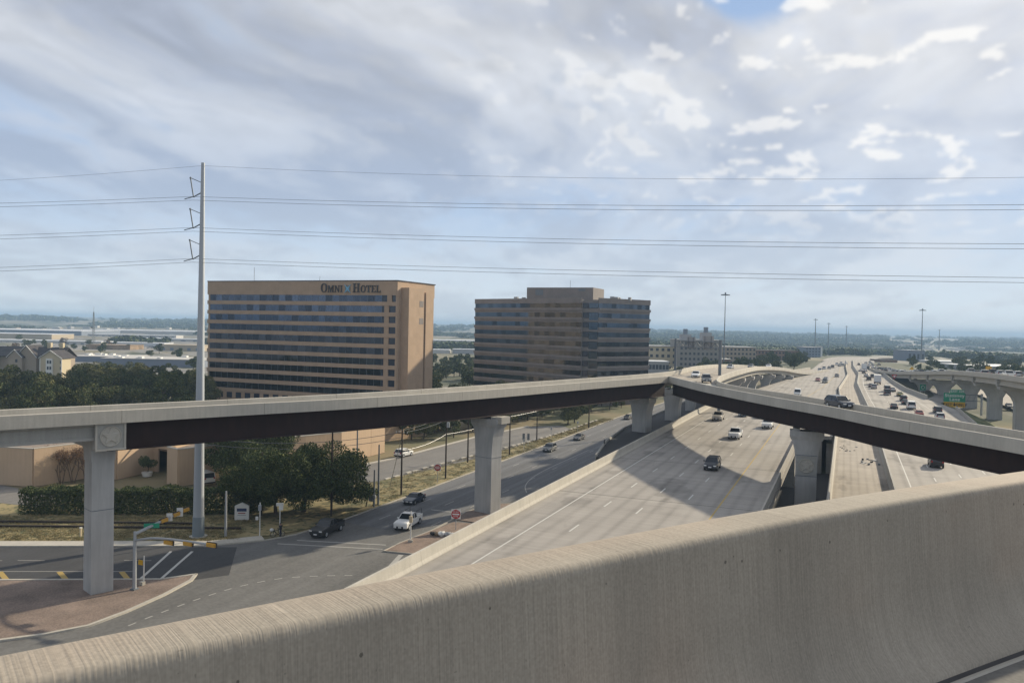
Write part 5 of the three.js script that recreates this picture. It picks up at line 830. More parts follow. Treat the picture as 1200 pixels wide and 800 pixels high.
function doNotEnter(label, px, py, h, size) {
  const p = G(px, py), t = thing('do_not_enter_sign', label, 'road sign', p, YAW - 0.12); mesh('post', bar([0, 0, 0], [0, h, 0], 0.05, 6), M.galv, t);
  const b = mesh('board', bx(size, size, 0.04, 0, h - size, 0.08), M.white, t); mesh('red_disc', new THREE.CylinderGeometry(size * 0.485, size * 0.485, 0.03, 32).rotateX(Math.PI / 2).translate(0, h - size / 2, 0.115), M.signRed, b); mesh('white_bar', bx(size * 0.74, size * 0.15, 0.02, 0, h - size * 0.575, 0.14), M.white, b);
  for (const [s, y] of [['DO NOT', 0.70], ['ENTER', 0.20]]) { const g = text(s, size * 0.125, 0.01); g.translate(-g.boundingBox.max.x / 2, h - size + size * y, 0.135); mesh('lettering', g, M.white, b); }
}
doNotEnter('large do not enter sign on the paved island beside the flared pier', 534, 622, 2.9, 1.25); doNotEnter('smaller do not enter sign on the dry verge by the side street', 512.5, 566, 3.3, 1.15);
{ const p = G(616, 522); const t = thing('twin_sign', 'pair of tall grey sign boards seen from behind on the verge', 'road sign', p, YAW); for (const x of [-0.5, 0.6]) { mesh('board', bx(0.55, 1.5, 0.05, x, 1.3, 0), M.galvDark, t); mesh('post', bar([x, 0, -0.06], [x, 2.7, -0.06], 0.04), M.galv, t); } }
for (const [x, y, l] of [[614, 529, 'thin sign post on the verge before the twin boards'], [646, 514, 'thin sign post on the verge near the silver-grey car'], [677, 506, 'thin sign post near the far end of the verge']]) { const p = G(x, y), t = thing('sign_post', l, 'post', p); mesh('post', bar([0, 0, 0], [0, 2.8, 0], 0.05), M.galv, t); mesh('plate', bx(0.5, 0.6, 0.03, 0, 2.2, 0.05), M.galv, t); }
{ // overhead exit sign on a cantilever
  const z = 236, [x, zz] = CX((1121 - 600) / FPX * z, z), m = z / FPX, t = thing('exit_sign', 'green overhead exit sign with a yellow strip over the exit lane', 'road sign', [x, 0, zz], YAW - 0.25), Y = (py) => EYE - (py - 392.5) * m;
  const W = 23 * m, y0 = Y(477), y1 = Y(471), y2 = Y(460.5), y3 = Y(456.3);
  mesh('green_panel', bx(W, y2 - y1, 0.1, 0, y1, 0), M.signGreen, t); mesh('yellow_panel', bx(W, y1 - y0 - 0.03, 0.1, 0, y0, 0), M.signYellow, t); mesh('exit_tab', bx(W * 0.66, y3 - y2 - 0.03, 0.1, W * 0.12, y2 + 0.03, 0), M.signGreen, t);
  const put = (s, size, cx, y, mat) => { const g = text(s, size, 0.02); g.translate(cx - g.boundingBox.max.x / 2, y, 0.06); mesh('lettering', g, mat, t); };
  const gh = y2 - y1; put('Stassney', gh * 0.34, 0, y1 + gh * 0.55, M.white); put('Lane', gh * 0.34, 0, y1 + gh * 0.12, M.white); put('EXIT 229', (y3 - y2) * 0.62, W * 0.12, y2 + (y3 - y2) * 0.25, M.white);
  put('EXIT', (y1 - y0) * 0.55, -W * 0.32, y0 + (y1 - y0) * 0.2, M.black); put('ONLY', (y1 - y0) * 0.55, W * 0.32, y0 + (y1 - y0) * 0.2, M.black);
  mesh('down_arrow', new THREE.ExtrudeGeometry(new THREE.Shape([[-0.5, 0.1], [-0.12, 0.1], [-0.12, 0.6], [0.12, 0.6], [0.12, 0.1], [0.5, 0.1], [0, -0.5]].map((q) => new THREE.Vector2(q[0], q[1]))), { depth: 0.02, bevelEnabled: false }).translate(0, y0 + (y1 - y0) * 0.5, 0.06), M.black, t);
  mesh('mast', bar([W / 2 + 4.5, 4, -0.6], [W / 2 + 4.5, y2, -0.6], 0.3, 10), M.galv, t); mesh('truss', join([bar([-W / 2, y1 + 0.4, -0.6], [W / 2 + 4.5, y1 + 0.4, -0.6], 0.12), bar([-W / 2, y2 - 0.4, -0.6], [W / 2 + 4.5, y2 - 0.4, -0.6], 0.12), ...Array.from({ length: 6 }, (_, i) => bar([-W / 2 + i * 1.6, y1 + 0.4, -0.6], [-W / 2 + i * 1.6 + 0.8, y2 - 0.4, -0.6], 0.06))]), M.galvDark, t);
}
{ const z = 300, [x, zz] = CX((1083.5 - 600) / FPX * z, z), t = thing('guide_sign', 'small green guide sign beside the pier near the exit lane', 'road sign', [x, 4, zz], YAW); mesh('panel', bx(2.2, 2.2, 0.08, 0, 2.6, 0), M.signGreen, t); mesh('ring', new THREE.TorusGeometry(0.6, 0.09, 5, 20).translate(0, 3.7, 0.08), M.white, t); for (const s of [-0.8, 0.8]) mesh('post', bar([s, 0, -0.08], [s, 4.8, -0.08], 0.06), M.galv, t); }
{ const z = 330, [x, zz] = CX((1049.5 - 600) / FPX * z, z), t = thing('yield_sign', 'red and white yield sign by the merge of the viaduct', 'road sign', [x, 7.4, zz], YAW); const tri = (r, d) => new THREE.ExtrudeGeometry(new THREE.Shape([[-r, 0.6 * r], [r, 0.6 * r], [0, -1.1 * r]].map((q) => new THREE.Vector2(...q))), { depth: d, bevelEnabled: false }).translate(0, 2.6, 0); mesh('post', bar([0, 0, -0.05], [0, 3, -0.05], 0.05), M.galv, t); mesh('red_board', tri(1.15, 0.04), M.signRed, t); mesh('white_centre', tri(0.6, 0.02).translate(0, 0.02, 0.045), M.white, t); }
for (const [px, py, z, u, l] of [[1160, 434.5, 268, 'large', 'orange-yellow sign board standing above the cars on the viaduct'], [1070, 434.5, 380, 'small', 'small yellow diamond sign at the far end of the viaduct']]) {
  const [x, zz] = CX((px - 600) / FPX * z, z), y = EYE - (py - 392) * z / FPX, w = u === 'large' ? 2.0 : 1.7, t = thing('warning_sign', l, 'road sign', [x, y - 2.2, zz], YAW); const g = bx(w, w, 0.06); g.translate(0, -w / 2, 0); if (u === 'small') g.rotateZ(Math.PI / 4); g.translate(0, 2.2 + (u === 'large' ? 0.9 : 0.6), 0); mesh('board', g, u === 'large' ? std(0.60, 0.34, 0.03, 0.5) : M.signYellow, t); mesh('post', bar([0, 0, -0.1], [0, 3.0, -0.1], 0.06), M.galv, t);
}
{ // sign gantry across the joined ramps
  const zr = 196, zl = 214, a = CX((792 - 600) / FPX * zl, zl), b = CX((844.5 - 600) / FPX * zr, zr), t = thing('sign_gantry', 'steel truss gantry with dark posts across the joined viaduct', 'gantry'), yT = 24.5, yB = 23.0;
  mesh('post', bar([a[0], 3, a[1]], [a[0], yT + 0.6, a[1]], 0.32, 10), M.galvDark, t); mesh('post', bar([b[0], 3, b[1]], [b[0], yT + 0.6, b[1]], 0.38, 10), M.galvDark, t);
  const P = (f, y, d = 0) => [mix(a[0], b[0], f), y, mix(a[1], b[1], f) + d], gs = [bar(P(0, yT), P(1, yT), 0.09), bar(P(0, yB), P(1, yB), 0.09), bar(P(0, yT, 0.9), P(1, yT, 0.9), 0.09), bar(P(0, yB, 0.9), P(1, yB, 0.9), 0.09)];
  for (let i = 0; i < 10; i++) gs.push(bar(P(i / 10, i % 2 ? yT : yB), P((i + 1) / 10, i % 2 ? yB : yT), 0.06, 4), bar(P(i / 10, yB), P(i / 10, yT), 0.05, 4));
  mesh('truss', join(gs), M.galvDark, t);
  const dx = b[0] - a[0], dz = b[1] - a[1], ry = Math.atan2(-dz, dx); for (const [f, w, h] of [[0.36, 3.6, 3.0], [0.74, 4.4, 3.4]]) { const o = mesh('sign_panel', bx(w, h, 0.1), M.greyFar, t); o.position.set(...P(f, 22.6, -0.35)); o.rotation.y = ry; for (const s of [-1, 1]) mesh('bracket', bx(0.1, h, 0.12, s * w * 0.3, 0, 0.1), M.galvDark, o); }
}
// ---------------------------------------------------------------- vehicles (front toward local -z)
function loftRing(secs, n = 12) {                                            // sections [z, half width, y bottom, y top, corner]
  const pos = [], idx = [];
  for (const [z, w, y0, y1, c = 0.14] of secs) for (let k = 0; k < n; k++) { const q = Math.floor(k / 3), r = k % 3, sx = q === 0 || q === 3 ? 1 : -1, sy = q < 2 ? 1 : -1, a = (q * 90 + [0, 45, 90][r]) * Math.PI / 180; const cc = Math.min(c, w * 0.9, (y1 - y0) * 0.45), cxx = sx * (w - cc), cy = sy > 0 ? y1 - cc : y0 + cc; pos.push(cxx + cc * Math.cos(a), cy + cc * Math.sin(a), z); }
  for (let s = 0; s + 1 < secs.length; s++) for (let k = 0; k < n; k++) { const a = s * n + k, b = s * n + (k + 1) % n; idx.push(a, a + n, b, b, a + n, b + n); }
  for (const s of [0, secs.length - 1]) for (let k = 1; k + 1 < n; k++) idx.push(s * n, s * n + k, s * n + k + 1);
  const g = new THREE.BufferGeometry(); g.setAttribute('position', new THREE.Float32BufferAttribute(pos, 3)); g.setIndex(idx); const h = g.toNonIndexed(); h.computeVertexNormals(); h.setAttribute('uv', new THREE.Float32BufferAttribute(new Float32Array(h.attributes.position.count * 2), 2)); return h;
}
const quad = (a, b, c, d) => { const g = new THREE.BufferGeometry(); g.setAttribute('position', new THREE.Float32BufferAttribute([...a, ...b, ...c, ...a, ...c, ...d], 3)); g.setAttribute('uv', new THREE.Float32BufferAttribute(new Float32Array(12), 2)); g.computeVertexNormals(); return g; };
const KIND = {
  sedan: { L: 4.75, w: 0.91, wr: 0.33, ax: [-1.42, 1.38], body: [[-2.37, 0.70, 0.32, 0.62], [-2.2, 0.84, 0.24, 0.74], [-1.5, 0.90, 0.20, 0.86], [-0.9, 0.91, 0.20, 0.95], [0.9, 0.91, 0.20, 0.99], [1.8, 0.88, 0.22, 0.99], [2.25, 0.82, 0.28, 0.93], [2.37, 0.74, 0.36, 0.82]], cab: [-0.85, -0.12, 0.98, 1.72, 0.93, 1.44, 0.86, 0.62] },
  suv: { L: 4.75, w: 0.95, wr: 0.37, ax: [-1.42, 1.42], body: [[-2.37, 0.74, 0.38, 0.80], [-2.2, 0.88, 0.30, 0.98], [-1.4, 0.94, 0.26, 1.06], [-0.9, 0.95, 0.26, 1.10], [1.8, 0.95, 0.26, 1.14], [2.25, 0.90, 0.32, 1.10], [2.37, 0.82, 0.40, 0.98]], cab: [-0.95, -0.30, 1.85, 2.28, 1.08, 1.72, 0.90, 0.72] },
  pickup: { L: 5.85, w: 1.0, wr: 0.42, ax: [-1.85, 1.85], body: [[-2.92, 0.86, 0.46, 1.02], [-2.75, 0.97, 0.40, 1.18], [-1.8, 1.0, 0.38, 1.26], [-1.0, 1.0, 0.38, 1.28], [0.95, 1.0, 0.38, 1.28], [0.97, 1.0, 0.38, 0.86], [2.88, 0.99, 0.40, 0.86]], cab: [-1.1, -0.42, 0.72, 0.98, 1.25, 1.93, 0.94, 0.78], bed: 1 },
  van: { L: 5.4, w: 1.0, wr: 0.36, ax: [-1.7, 1.6], body: [[-2.7, 0.8, 0.36, 0.9], [-2.5, 0.94, 0.3, 1.1], [-1.9, 1.0, 0.26, 1.24], [2.6, 1.0, 0.28, 1.3], [2.7, 0.95, 0.34, 1.2]], cab: [-1.95, -1.3, 2.5, 2.66, 1.22, 2.15, 0.95, 0.84] },
};
const wheelG = {}; function wheel(r, w, parent, x, z) { const k = r; if (!wheelG[k]) wheelG[k] = [new THREE.CylinderGeometry(r, r, w, 18).rotateZ(Math.PI / 2), new THREE.CylinderGeometry(r * 0.62, r * 0.62, w + 0.02, 12).rotateZ(Math.PI / 2)]; const o = mesh('wheel', wheelG[k][0], M.rubber, parent); o.position.set(x, r, z); mesh('rim', wheelG[k][1], M.galv, o); return o; }
const paints = {}; const paint = (c) => paints[c.join()] || (paints[c.join()] = new THREE.MeshPhysicalMaterial({ color: lin(...c), roughness: 0.5, metalness: 0.0, clearcoat: 0.45, clearcoatRoughness: 0.12 }));
const carG = {};
function carParts(kind) {
  if (carG[kind]) return carG[kind]; const K = KIND[kind], [f0, f1, r1, r0, yb, yt, wb, wt] = K.cab, P = {};
  const yr = yt - 0.05, body = [loftRing(K.body)];
  const roof = loftRing([[f1 - 0.02, wt * 0.96, yr - 0.06, yt - 0.03, 0.04], [f1 + 0.25, wt, yr - 0.08, yt, 0.05], [r1 - 0.2, wt, yr - 0.08, yt, 0.05], [r1 + 0.02, wt * 0.96, yr - 0.06, yt - 0.04, 0.04]]);
  const pillar = (x0, z0, x1, z1) => [bar([x0, yb - 0.05, z0], [x1, yr, z1], 0.055, 5), bar([-x0, yb - 0.05, z0], [-x1, yr, z1], 0.055, 5)];
  P.body = join([...body, roof, ...pillar(wb, f0, wt, f1), ...pillar(wb, r0, wt, r1), ...pillar(wb + 0.005, mix(f0, r0, 0.48), wt + 0.005, mix(f1, r1, 0.44))]);
  P.windshield = quad([-wb, yb, f0], [wb, yb, f0], [wt, yr, f1], [-wt, yr, f1]); P.rear_window = quad([wb, yb, r0], [-wb, yb, r0], [-wt, yr, r1], [wt, yr, r1]);
  P.side_window = [quad([wb, yb, f0], [wb, yb, r0], [wt, yr, r1], [wt, yr, f1]), quad([-wb, yb, r0], [-wb, yb, f0], [-wt, yr, f1], [-wt, yr, r1])];
  const fz = K.body[0][0], bz = K.body[K.body.length - 1][0], fy = K.body[1][3], by = K.body[K.body.length - 2][3], w = K.w;
  P.grille = bx(w * 0.95, (fy - 0.35) * 0.42, 0.06, 0, 0.36, fz - 0.01); P.lamps = [-1, 1].map((s) => bx(0.36, 0.15, 0.3, s * w * 0.70, fy - 0.28, fz + 0.13)); P.tails = [-1, 1].map((s) => bx(0.24, 0.26, 0.08, s * w * 0.78, (K.bed ? 0.9 : by) - 0.24, bz - 0.0));
  P.bumper = bx(w * 1.86, 0.2, 0.22, 0, 0.34, bz - 0.06); P.plate = bx(0.45, 0.16, 0.03, 0, 0.5, fz - 0.035);
  P.arch = join(K.ax.flatMap((z) => [-1, 1].map((s) => new THREE.CylinderGeometry(K.wr * 1.16, K.wr * 1.16, 0.06, 16).rotateZ(Math.PI / 2).translate(s * (w - 0.02), K.wr, z))));
  if (K.bed) P.bed = join([bx(0.09, 0.46, 1.9, -w + 0.05, 0.84, 1.93), bx(0.09, 0.46, 1.9, w - 0.05, 0.84, 1.93), bx(2 * w - 0.1, 0.46, 0.08, 0, 0.84, 2.84)]);
  P.mirrors = [-1, 1].map((s) => bx(0.24, 0.16, 0.12, s * (wb + 0.16), yb + 0.02, f0 + 0.22));
  return (carG[kind] = P);
}
function car(kind, color, pos, heading, label, group, name) {
  const K = KIND[kind], P = carParts(kind), t = thing(name || { sedan: 'sedan_car', suv: 'suv_car', pickup: 'pickup_truck', van: 'van' }[kind], label, kind === 'pickup' ? 'pickup truck' : kind === 'van' ? 'van' : 'car', pos, heading, group), pm = paint(color);
  const b = mesh('body', P.body, pm, t); mesh('windshield', P.windshield, M.glassCar, t); mesh('rear_window', P.rear_window, M.glassCar, t); P.side_window.forEach((g) => mesh('side_window', g, M.glassCar, t));
  mesh('grille', P.grille, M.black, t); P.lamps.forEach((g) => mesh('headlight', g, M.lampHead, t)); P.tails.forEach((g) => mesh('tail_light', g, M.tail, t)); mesh('bumper', P.bumper, K.bed ? M.chrome : M.black, t); mesh('number_plate', P.plate, M.white, t); mesh('wheel_arches', P.arch, M.black, t); P.mirrors.forEach((g) => mesh('mirror', g, pm, t)); if (P.bed) mesh('bed_walls', P.bed, pm, t);
  for (const z of K.ax) for (const s of [-1, 1]) wheel(K.wr, 0.24, t, s * (K.w - 0.1), z); return t;
}
const C = { white: [0.72, 0.72, 0.70], black: [0.012, 0.012, 0.014], dark: [0.03, 0.033, 0.04], navy: [0.018, 0.028, 0.05], silver: [0.42, 0.43, 0.44], grey: [0.14, 0.145, 0.15], tan: [0.40, 0.36, 0.30], lime: [0.30, 0.30, 0.10], red: [0.25, 0.02, 0.02], brown: [0.07, 0.05, 0.035], blue: [0.20, 0.27, 0.36] };
const SB = Math.PI, NB = 0, on = (px, py, y) => G(px, py, y + 0.0);
car('suv', C.dark, on(835, 549, FY + 0.01), SB, 'dark grey crossover alone in the ramp shadow on the southbound lanes');
car('pickup', C.white, on(862, 513, FY + 0.01), SB, 'clean white pickup followed by others on the sunny southbound lanes');
car('pickup', C.tan, on(842, 492, FY + 0.01), SB, 'beige and white pickup in the outer southbound lane by the barrier');
car('sedan', C.blue, on(871, 487.5, FY + 0.01), SB, 'pale blue-silver sedan on the southbound lanes just below the crossing flyover');
car('pickup', C.white, on(900, 501, FY + 0.01), SB, 'white work pickup in the inner southbound lane near the yellow line');
car('sedan', C.brown, on(892, 489.5, FY + 0.01), SB, 'dark brown sedan half hidden under the crossing flyover');
car('van', C.white, on(935, 463.5, FY + 0.01), SB, 'white van showing just over the parapet of the crossing flyover');
car('sedan', C.navy, G(477 + 8, 588.5), SB + 0.05, 'dark blue sedan behind the white pickup on the frontage road', null, 'sedan_car');
{ const t = car('pickup', C.white, G(478, 617), SB + 0.14, 'white crew cab pickup with ladder rack at the frontage stop line'); mesh('rack', join([-0.85, 0.85].flatMap((x) => [bar([x, 1.2, 1.0], [x, 2.0, 1.0], 0.03), bar([x, 1.2, 2.8], [x, 2.0, 2.8], 0.03), bar([x, 2.0, 0.9], [x, 2.0, 2.9], 0.03)])), M.black, t); }
car('pickup', C.black, G(383, 625), SB + 0.10, 'black pickup turning at the crosswalk in front of the broad oak');
car('suv', C.grey, G(644, 528.5), SB, 'grey hatchback driving down the frontage road past the flared pier');
car('sedan', C.dark, G(678.5, 515), SB, 'dark sedan farther up the frontage road behind the grey hatchback');
car('sedan', C.black, G(786, 482.5), SB, 'black car far up the frontage road seen between the piers');
car('sedan', C.black, G(736, 491), SB, 'dark car low on the frontage road near the far verge end');
car('suv', C.white, G(473, 534.5), NB - 0.06 + 0, 'white crossover parked on the side street by the shop');
car('suv', C.navy, (() => { const p = G(984, 478, 17.0); return [p[0], 17.0, p[2]]; })(), Math.PI + 0.58, 'dark blue crossover driving on the crossing flyover');
car('sedan', C.white, (() => { const p = G(815.5, 443.5, 16.3); return [p[0], 16.62, p[2]]; })(), SB + 0.1, 'white sedan on the joined viaduct beside the fork');
car('suv', C.grey, (() => { const p = G(828, 448, 16.5); return [p[0], 16.5, p[2]]; })(), SB + 0.2, 'silver-grey crossover entering the crossing flyover from the fork');
[[856, 431.2, 15.4, 'silver'], [880, 429.7, 14.2, 'grey'], [901, 429.5, 13.4, 'white']].forEach(([x, y, yy, c]) => car('sedan', C[c], (() => { const p = G(x, y + 1, yy); return [p[0], yy, p[2]]; })(), SB, 'small ' + c + ' car far along the joined viaduct'));
// northbound, driving away
[[1097, 546, 'black', 'suv', 'black crossover close below the crossing flyover on the northbound lanes'], [1048, 478.5, 'dark', 'sedan', 'dark car in the second northbound lane left of the white van'], [1061, 473.5, 'dark', 'sedan', 'dark car just ahead of the white van'], [1059, 469.5, 'black', 'suv', 'black car leading the short queue in the outer northbound lane'], [1055, 464, 'lime', 'sedan', 'yellow-green car in the outer northbound lane'], [1068, 479, 'white', 'van', 'white van in the outer northbound lane'], [1099, 483.5, 'dark', 'suv', 'dark crossover at the start of the exit lane'], [1101.5, 491.5, 'silver', 'suv', 'silver-white crossover entering the exit lane below the exit sign'], [1077.5, 487, 'red', 'sedan', 'reddish car mostly hidden behind the flyover parapet'], [1040, 462.5, 'dark', 'pickup', 'dark pickup with raised load in the middle northbound lane'], [1040, 458.5, 'grey', 'van', 'grey van right ahead of the dark loaded pickup'], [1046.5, 458.5, 'silver', 'sedan', 'silver car beside the grey van'], [1024.5, 455.2, 'silver', 'suv', 'silver crossover behind a smaller one in the inner northbound lane'], [1021.3, 453.4, 'grey', 'sedan', 'grey car just ahead of the silver crossover'], [1018.5, 445.5, 'dark', 'suv', 'dark crossover ahead of the white box truck'], [1023, 442.4, 'dark', 'suv', 'dark car beyond the white box truck']].forEach(([x, y, c, k, l]) => car(k, C[c], on(x, y, FY + 0.01), NB, l));
seed(555);
[[958.7, 446.5, 'red'], [967, 448.5, 'grey'], [968, 445.5, 'silver'], [981, 441.5, 'dark']].forEach(([x, y, c]) => car(c === 'grey' ? 'suv' : 'sedan', C[c], on(x, y, FY + 0.01), SB, 'tiny ' + c + ' car in the small southbound cluster before the far bend'));
const tiny = (px, py, dir, grp) => { const c = ['dark', 'silver', 'white', 'grey'][Math.floor(rnd(0, 4))], p = on(px, py, FY + 0.01); if (p[2] < -610) { p[1] = 6.9; } car(rnd() < 0.5 ? 'sedan' : 'suv', C[c], p, dir, 'tiny ' + c + ' car in the far ' + grp + ' traffic', 'far ' + grp + ' traffic'); };
for (const [x, y] of [[961, 435], [966, 433], [972, 432], [976, 431], [984, 429.2], [988, 428.6], [981, 427.5], [992, 427], [986, 426.4]]) tiny(x, y, SB, 'southbound');
for (const [x, y] of [[1015.5, 441.5], [1009.5, 435], [1014.5, 435], [1012.5, 437.5], [1017.5, 432.5], [1023.5, 431.5], [1019, 428.7], [1026.5, 430], [1030.5, 428], [1012, 429.8], [1007, 427.8], [1015, 427], [1022, 426.6], [1035, 433.5]]) tiny(x, y, NB, 'northbound');
{ // box trucks
  const truck = (label, p, color, L = 7.5) => { const t = thing('box_truck', label, 'truck', p, NB); mesh('cargo_box', bx(2.5, 2.7, L - 2, 0, 1.1, 0.9), color, t); mesh('rear_door', bx(2.3, 2.4, 0.06, 0, 1.2, L / 2 - 0.1 + 0.02), M.metalRoof, t); mesh('cab', loftRing([[-L / 2, 0.9, 0.5, 1.6], [-L / 2 + 0.5, 1.05, 0.45, 2.2], [-L / 2 + 1.8, 1.08, 0.45, 2.4]]), M.white, t); mesh('chassis', bx(1.8, 0.4, L - 0.6, 0, 0.65, 0.2), M.black, t); for (const z of [-L / 2 + 1.1, L / 2 - 1.6]) for (const s of [-1, 1]) wheel(0.46, 0.3, t, s * 1.0, z); for (const s of [-1, 1]) mesh('tail_light', bx(0.2, 0.2, 0.05, s * 1.0, 0.85, L / 2 - 0.05), M.tail, t); return t; };
  truck('white box truck in the middle of the northbound lanes', on(1028.5, 450, FY + 0.01), M.trimWhite, 8.5); truck('grey box truck far up the northbound lanes', on(1013, 434, FY + 0.01), M.greyFar, 9);
}
// queue on the right-hand viaduct
seed(556);
for (let i = 6; i < rvC.length - 4; i += 2) for (const u of [-2.2, 2.0]) { if (rnd() < 0.18) continue; const p = rvC[i], h = headingAt(rvC, i), c = ['white', 'dark', 'silver', 'black', 'white', 'grey'][Math.floor(rnd(0, 6))], k = ['sedan', 'suv', 'suv', 'pickup'][Math.floor(rnd(0, 4))], s = rnd(-0.6, 0.6); car(k, C[c], [p[0] + Math.cos(h) * u + Math.sin(h) * s, p[1] + 0.02, p[2] + Math.sin(h) * u - Math.cos(h) * s], -h, c + ' ' + { sedan: 'car', suv: 'crossover', pickup: 'pickup' }[k] + ' in the slow queue on the right-hand viaduct', 'queue on the viaduct'); }
for (const [x, y, c, l] of [[1108, 457, 'grey', 'grey car on the service road seen under the viaduct'], [1183, 477, 'black', 'black car on the service road behind the big viaduct piers']]) { const p = G(x, y, 4.6); car('sedan', C[c], [p[0], 4.45, p[2]], SB, l); }
{ const p = G(243, 573); car('van', C.white, [p[0] - 4, 0.1, p[2] - 3], 1.2, 'white van parked behind the hedge near the shop'); }
seed(557);
for (const [x0, x1, y, n] of [[120, 235, 407.8, 12], [0, 110, 407.2, 8]]) for (let i = 0; i < n; i++) { const p = G(mix(x0, x1, (i + rnd(0.2, 0.8)) / n), y, 0); car(rnd() < 0.5 ? 'van' : 'suv', C[['white', 'silver', 'grey', 'dark'][i % 4]], p, rnd(0, 3), 'tiny parked vehicle among the far warehouses', 'vehicles among the warehouses', 'parked_vehicle'); }

// ---------------------------------------------------------------- cyclist and small things by the corner
{
  const p = G(325, 630), t = thing('bicycle', 'bicycle with white front bag standing by the kerb corner', 'bicycle', [p[0], 0.14, p[2]], YAW + 0.35); const R = 0.36;
  for (const x of [-0.55, 0.55]) { const w = mesh('wheel', new THREE.TorusGeometry(R, 0.035, 6, 24).translate(x, R, 0), M.rubber, t); mesh('spokes', join(Array.from({ length: 7 }, (_, i) => bar([x - R * Math.cos(i * 0.45), R - R * Math.sin(i * 0.45), 0], [x + R * Math.cos(i * 0.45), R + R * Math.sin(i * 0.45), 0], 0.008, 3))), M.chrome, w); }
  mesh('frame', join([bar([-0.55, R, 0], [-0.38, 0.95, 0], 0.03), bar([-0.42, 0.82, 0], [0.15, 0.82, 0], 0.03), bar([-0.4, 0.78, 0], [0.02, 0.32, 0], 0.03), bar([0.02, 0.32, 0], [0.2, 0.85, 0], 0.03), bar([0.02, 0.32, 0], [0.55, R, 0], 0.025), bar([0.16, 0.76, 0], [0.55, R, 0], 0.025)]), M.black, t);
  mesh('handlebar', join([bar([-0.38, 0.95, 0], [-0.36, 1.05, 0], 0.025), bar([-0.38, 1.05, -0.28], [-0.38, 1.05, 0.28], 0.02)]), M.black, t); mesh('saddle', bx(0.28, 0.08, 0.16, 0.22, 0.9, 0), M.black, t); mesh('front_bag', new THREE.SphereGeometry(0.26, 10, 8).scale(1, 0.8, 1).translate(-0.72, 0.92, 0), M.trimWhite, t);
}
{
    const bones = [[[0, 1.0, 0], [0, 1.42, 0], 0.16, 0.17], [[-0.17, 1.4, 0], [0.17, 1.4, 0], 0.09, 0.09], [[0, 1.45, 0], [-0.02, 1.56, 0], 0.06, 0.055], [[-0.03, 1.63, 0], [-0.03, 1.70, 0], 0.095, 0.1], [[-0.13, 1.63, 0], [-0.145, 1.62, 0], 0.02, 0.018],
    [[0, 0.98, 0.09], [-0.06, 0.52, 0.11], 0.1, 0.07], [[-0.06, 0.52, 0.11], [0, 0.1, 0.11], 0.07, 0.05], [[0, 0.08, 0.11], [-0.16, 0.05, 0.12], 0.05, 0.04], [[0, 0.98, -0.09], [0.05, 0.52, -0.11], 0.1, 0.07], [[0.05, 0.52, -0.11], [0.08, 0.1, -0.11], 0.07, 0.05], [[0.08, 0.08, -0.11], [-0.08, 0.05, -0.12], 0.05, 0.04],
    [[0, 1.38, 0.2], [-0.1, 1.12, 0.25], 0.06, 0.05], [[-0.1, 1.12, 0.25], [-0.34, 1.08, 0.26], 0.048, 0.036], [[-0.34, 1.08, 0.26], [-0.43, 1.07, 0.26], 0.04, 0.03], [[0, 1.38, -0.2], [-0.08, 1.12, -0.25], 0.06, 0.05], [[-0.08, 1.12, -0.25], [-0.34, 1.08, -0.26], 0.048, 0.036], [[-0.34, 1.08, -0.26], [-0.43, 1.07, -0.26], 0.04, 0.03]];
  const N = 84, mc = new MarchingCubes(N, M.black, false, false, 120000); mc.isolation = 0; const S = 0.98;
  const f = (x, y, z) => { let d = 1e3; for (const [a, b, r0, r1] of bones) { const ab = [b[0] - a[0], b[1] - a[1], b[2] - a[2]], ap = [x - a[0], y - a[1], z - a[2]], l = ab[0] ** 2 + ab[1] ** 2 + ab[2] ** 2, h = clamp((ap[0] * ab[0] + ap[1] * ab[1] + ap[2] * ab[2]) / l), q = Math.hypot(ap[0] - ab[0] * h, ap[1] - ab[1] * h, ap[2] - ab[2] * h) - mix(r0, r1, h), k = 0.035, e = clamp(0.5 + 0.5 * (d - q) / k); d = mix(d, q, e) - k * e * (1 - e); } return d; };
  for (let k = 0; k < N; k++) for (let j = 0; j < N; j++) for (let i = 0; i < N; i++) { const w = (v) => (v / (N / 2) - 1) * S; mc.field[i + j * N + k * N * N] = -f(w(i), w(j) + 0.9, w(k)); }
  mc.update(); const n = mc.count, pos = new Float32Array(n * 3), nor = new Float32Array(n * 3), col = new Float32Array(n * 3);
  for (let i = 0; i < n; i++) { for (let m = 0; m < 3; m++) { pos[i * 3 + m] = mc.positionArray[i * 3 + m] * S + (m === 1 ? 0.9 : 0); nor[i * 3 + m] = mc.normalArray[i * 3 + m]; } const y = pos[i * 3 + 1], x = pos[i * 3]; const c = y > 1.5 || x < -0.37 ? [0.22, 0.13, 0.09] : y > 0.95 ? [0.02, 0.022, 0.028] : y > 0.09 ? [0.03, 0.033, 0.045] : [0.03, 0.03, 0.03]; col.set(c, i * 3); }
  const g = new THREE.BufferGeometry(); g.setAttribute('position', new THREE.BufferAttribute(pos, 3)); g.setAttribute('normal', new THREE.BufferAttribute(nor, 3)); g.setAttribute('color', new THREE.BufferAttribute(col, 3));
  const q = G(326, 630), t = thing('person', 'person in dark clothes standing over a bicycle at the kerb corner', 'person', [q[0] + 0.25, 0.14, q[2] - 0.1], YAW + 0.35); mesh('body', g, new THREE.MeshStandardMaterial({ vertexColors: true, roughness: 0.9 }), t); mesh('hair', new THREE.SphereGeometry(0.108, 12, 8, 0, 6.3, 0, 1.6).translate(-0.015, 1.705, 0), M.black, t);
}
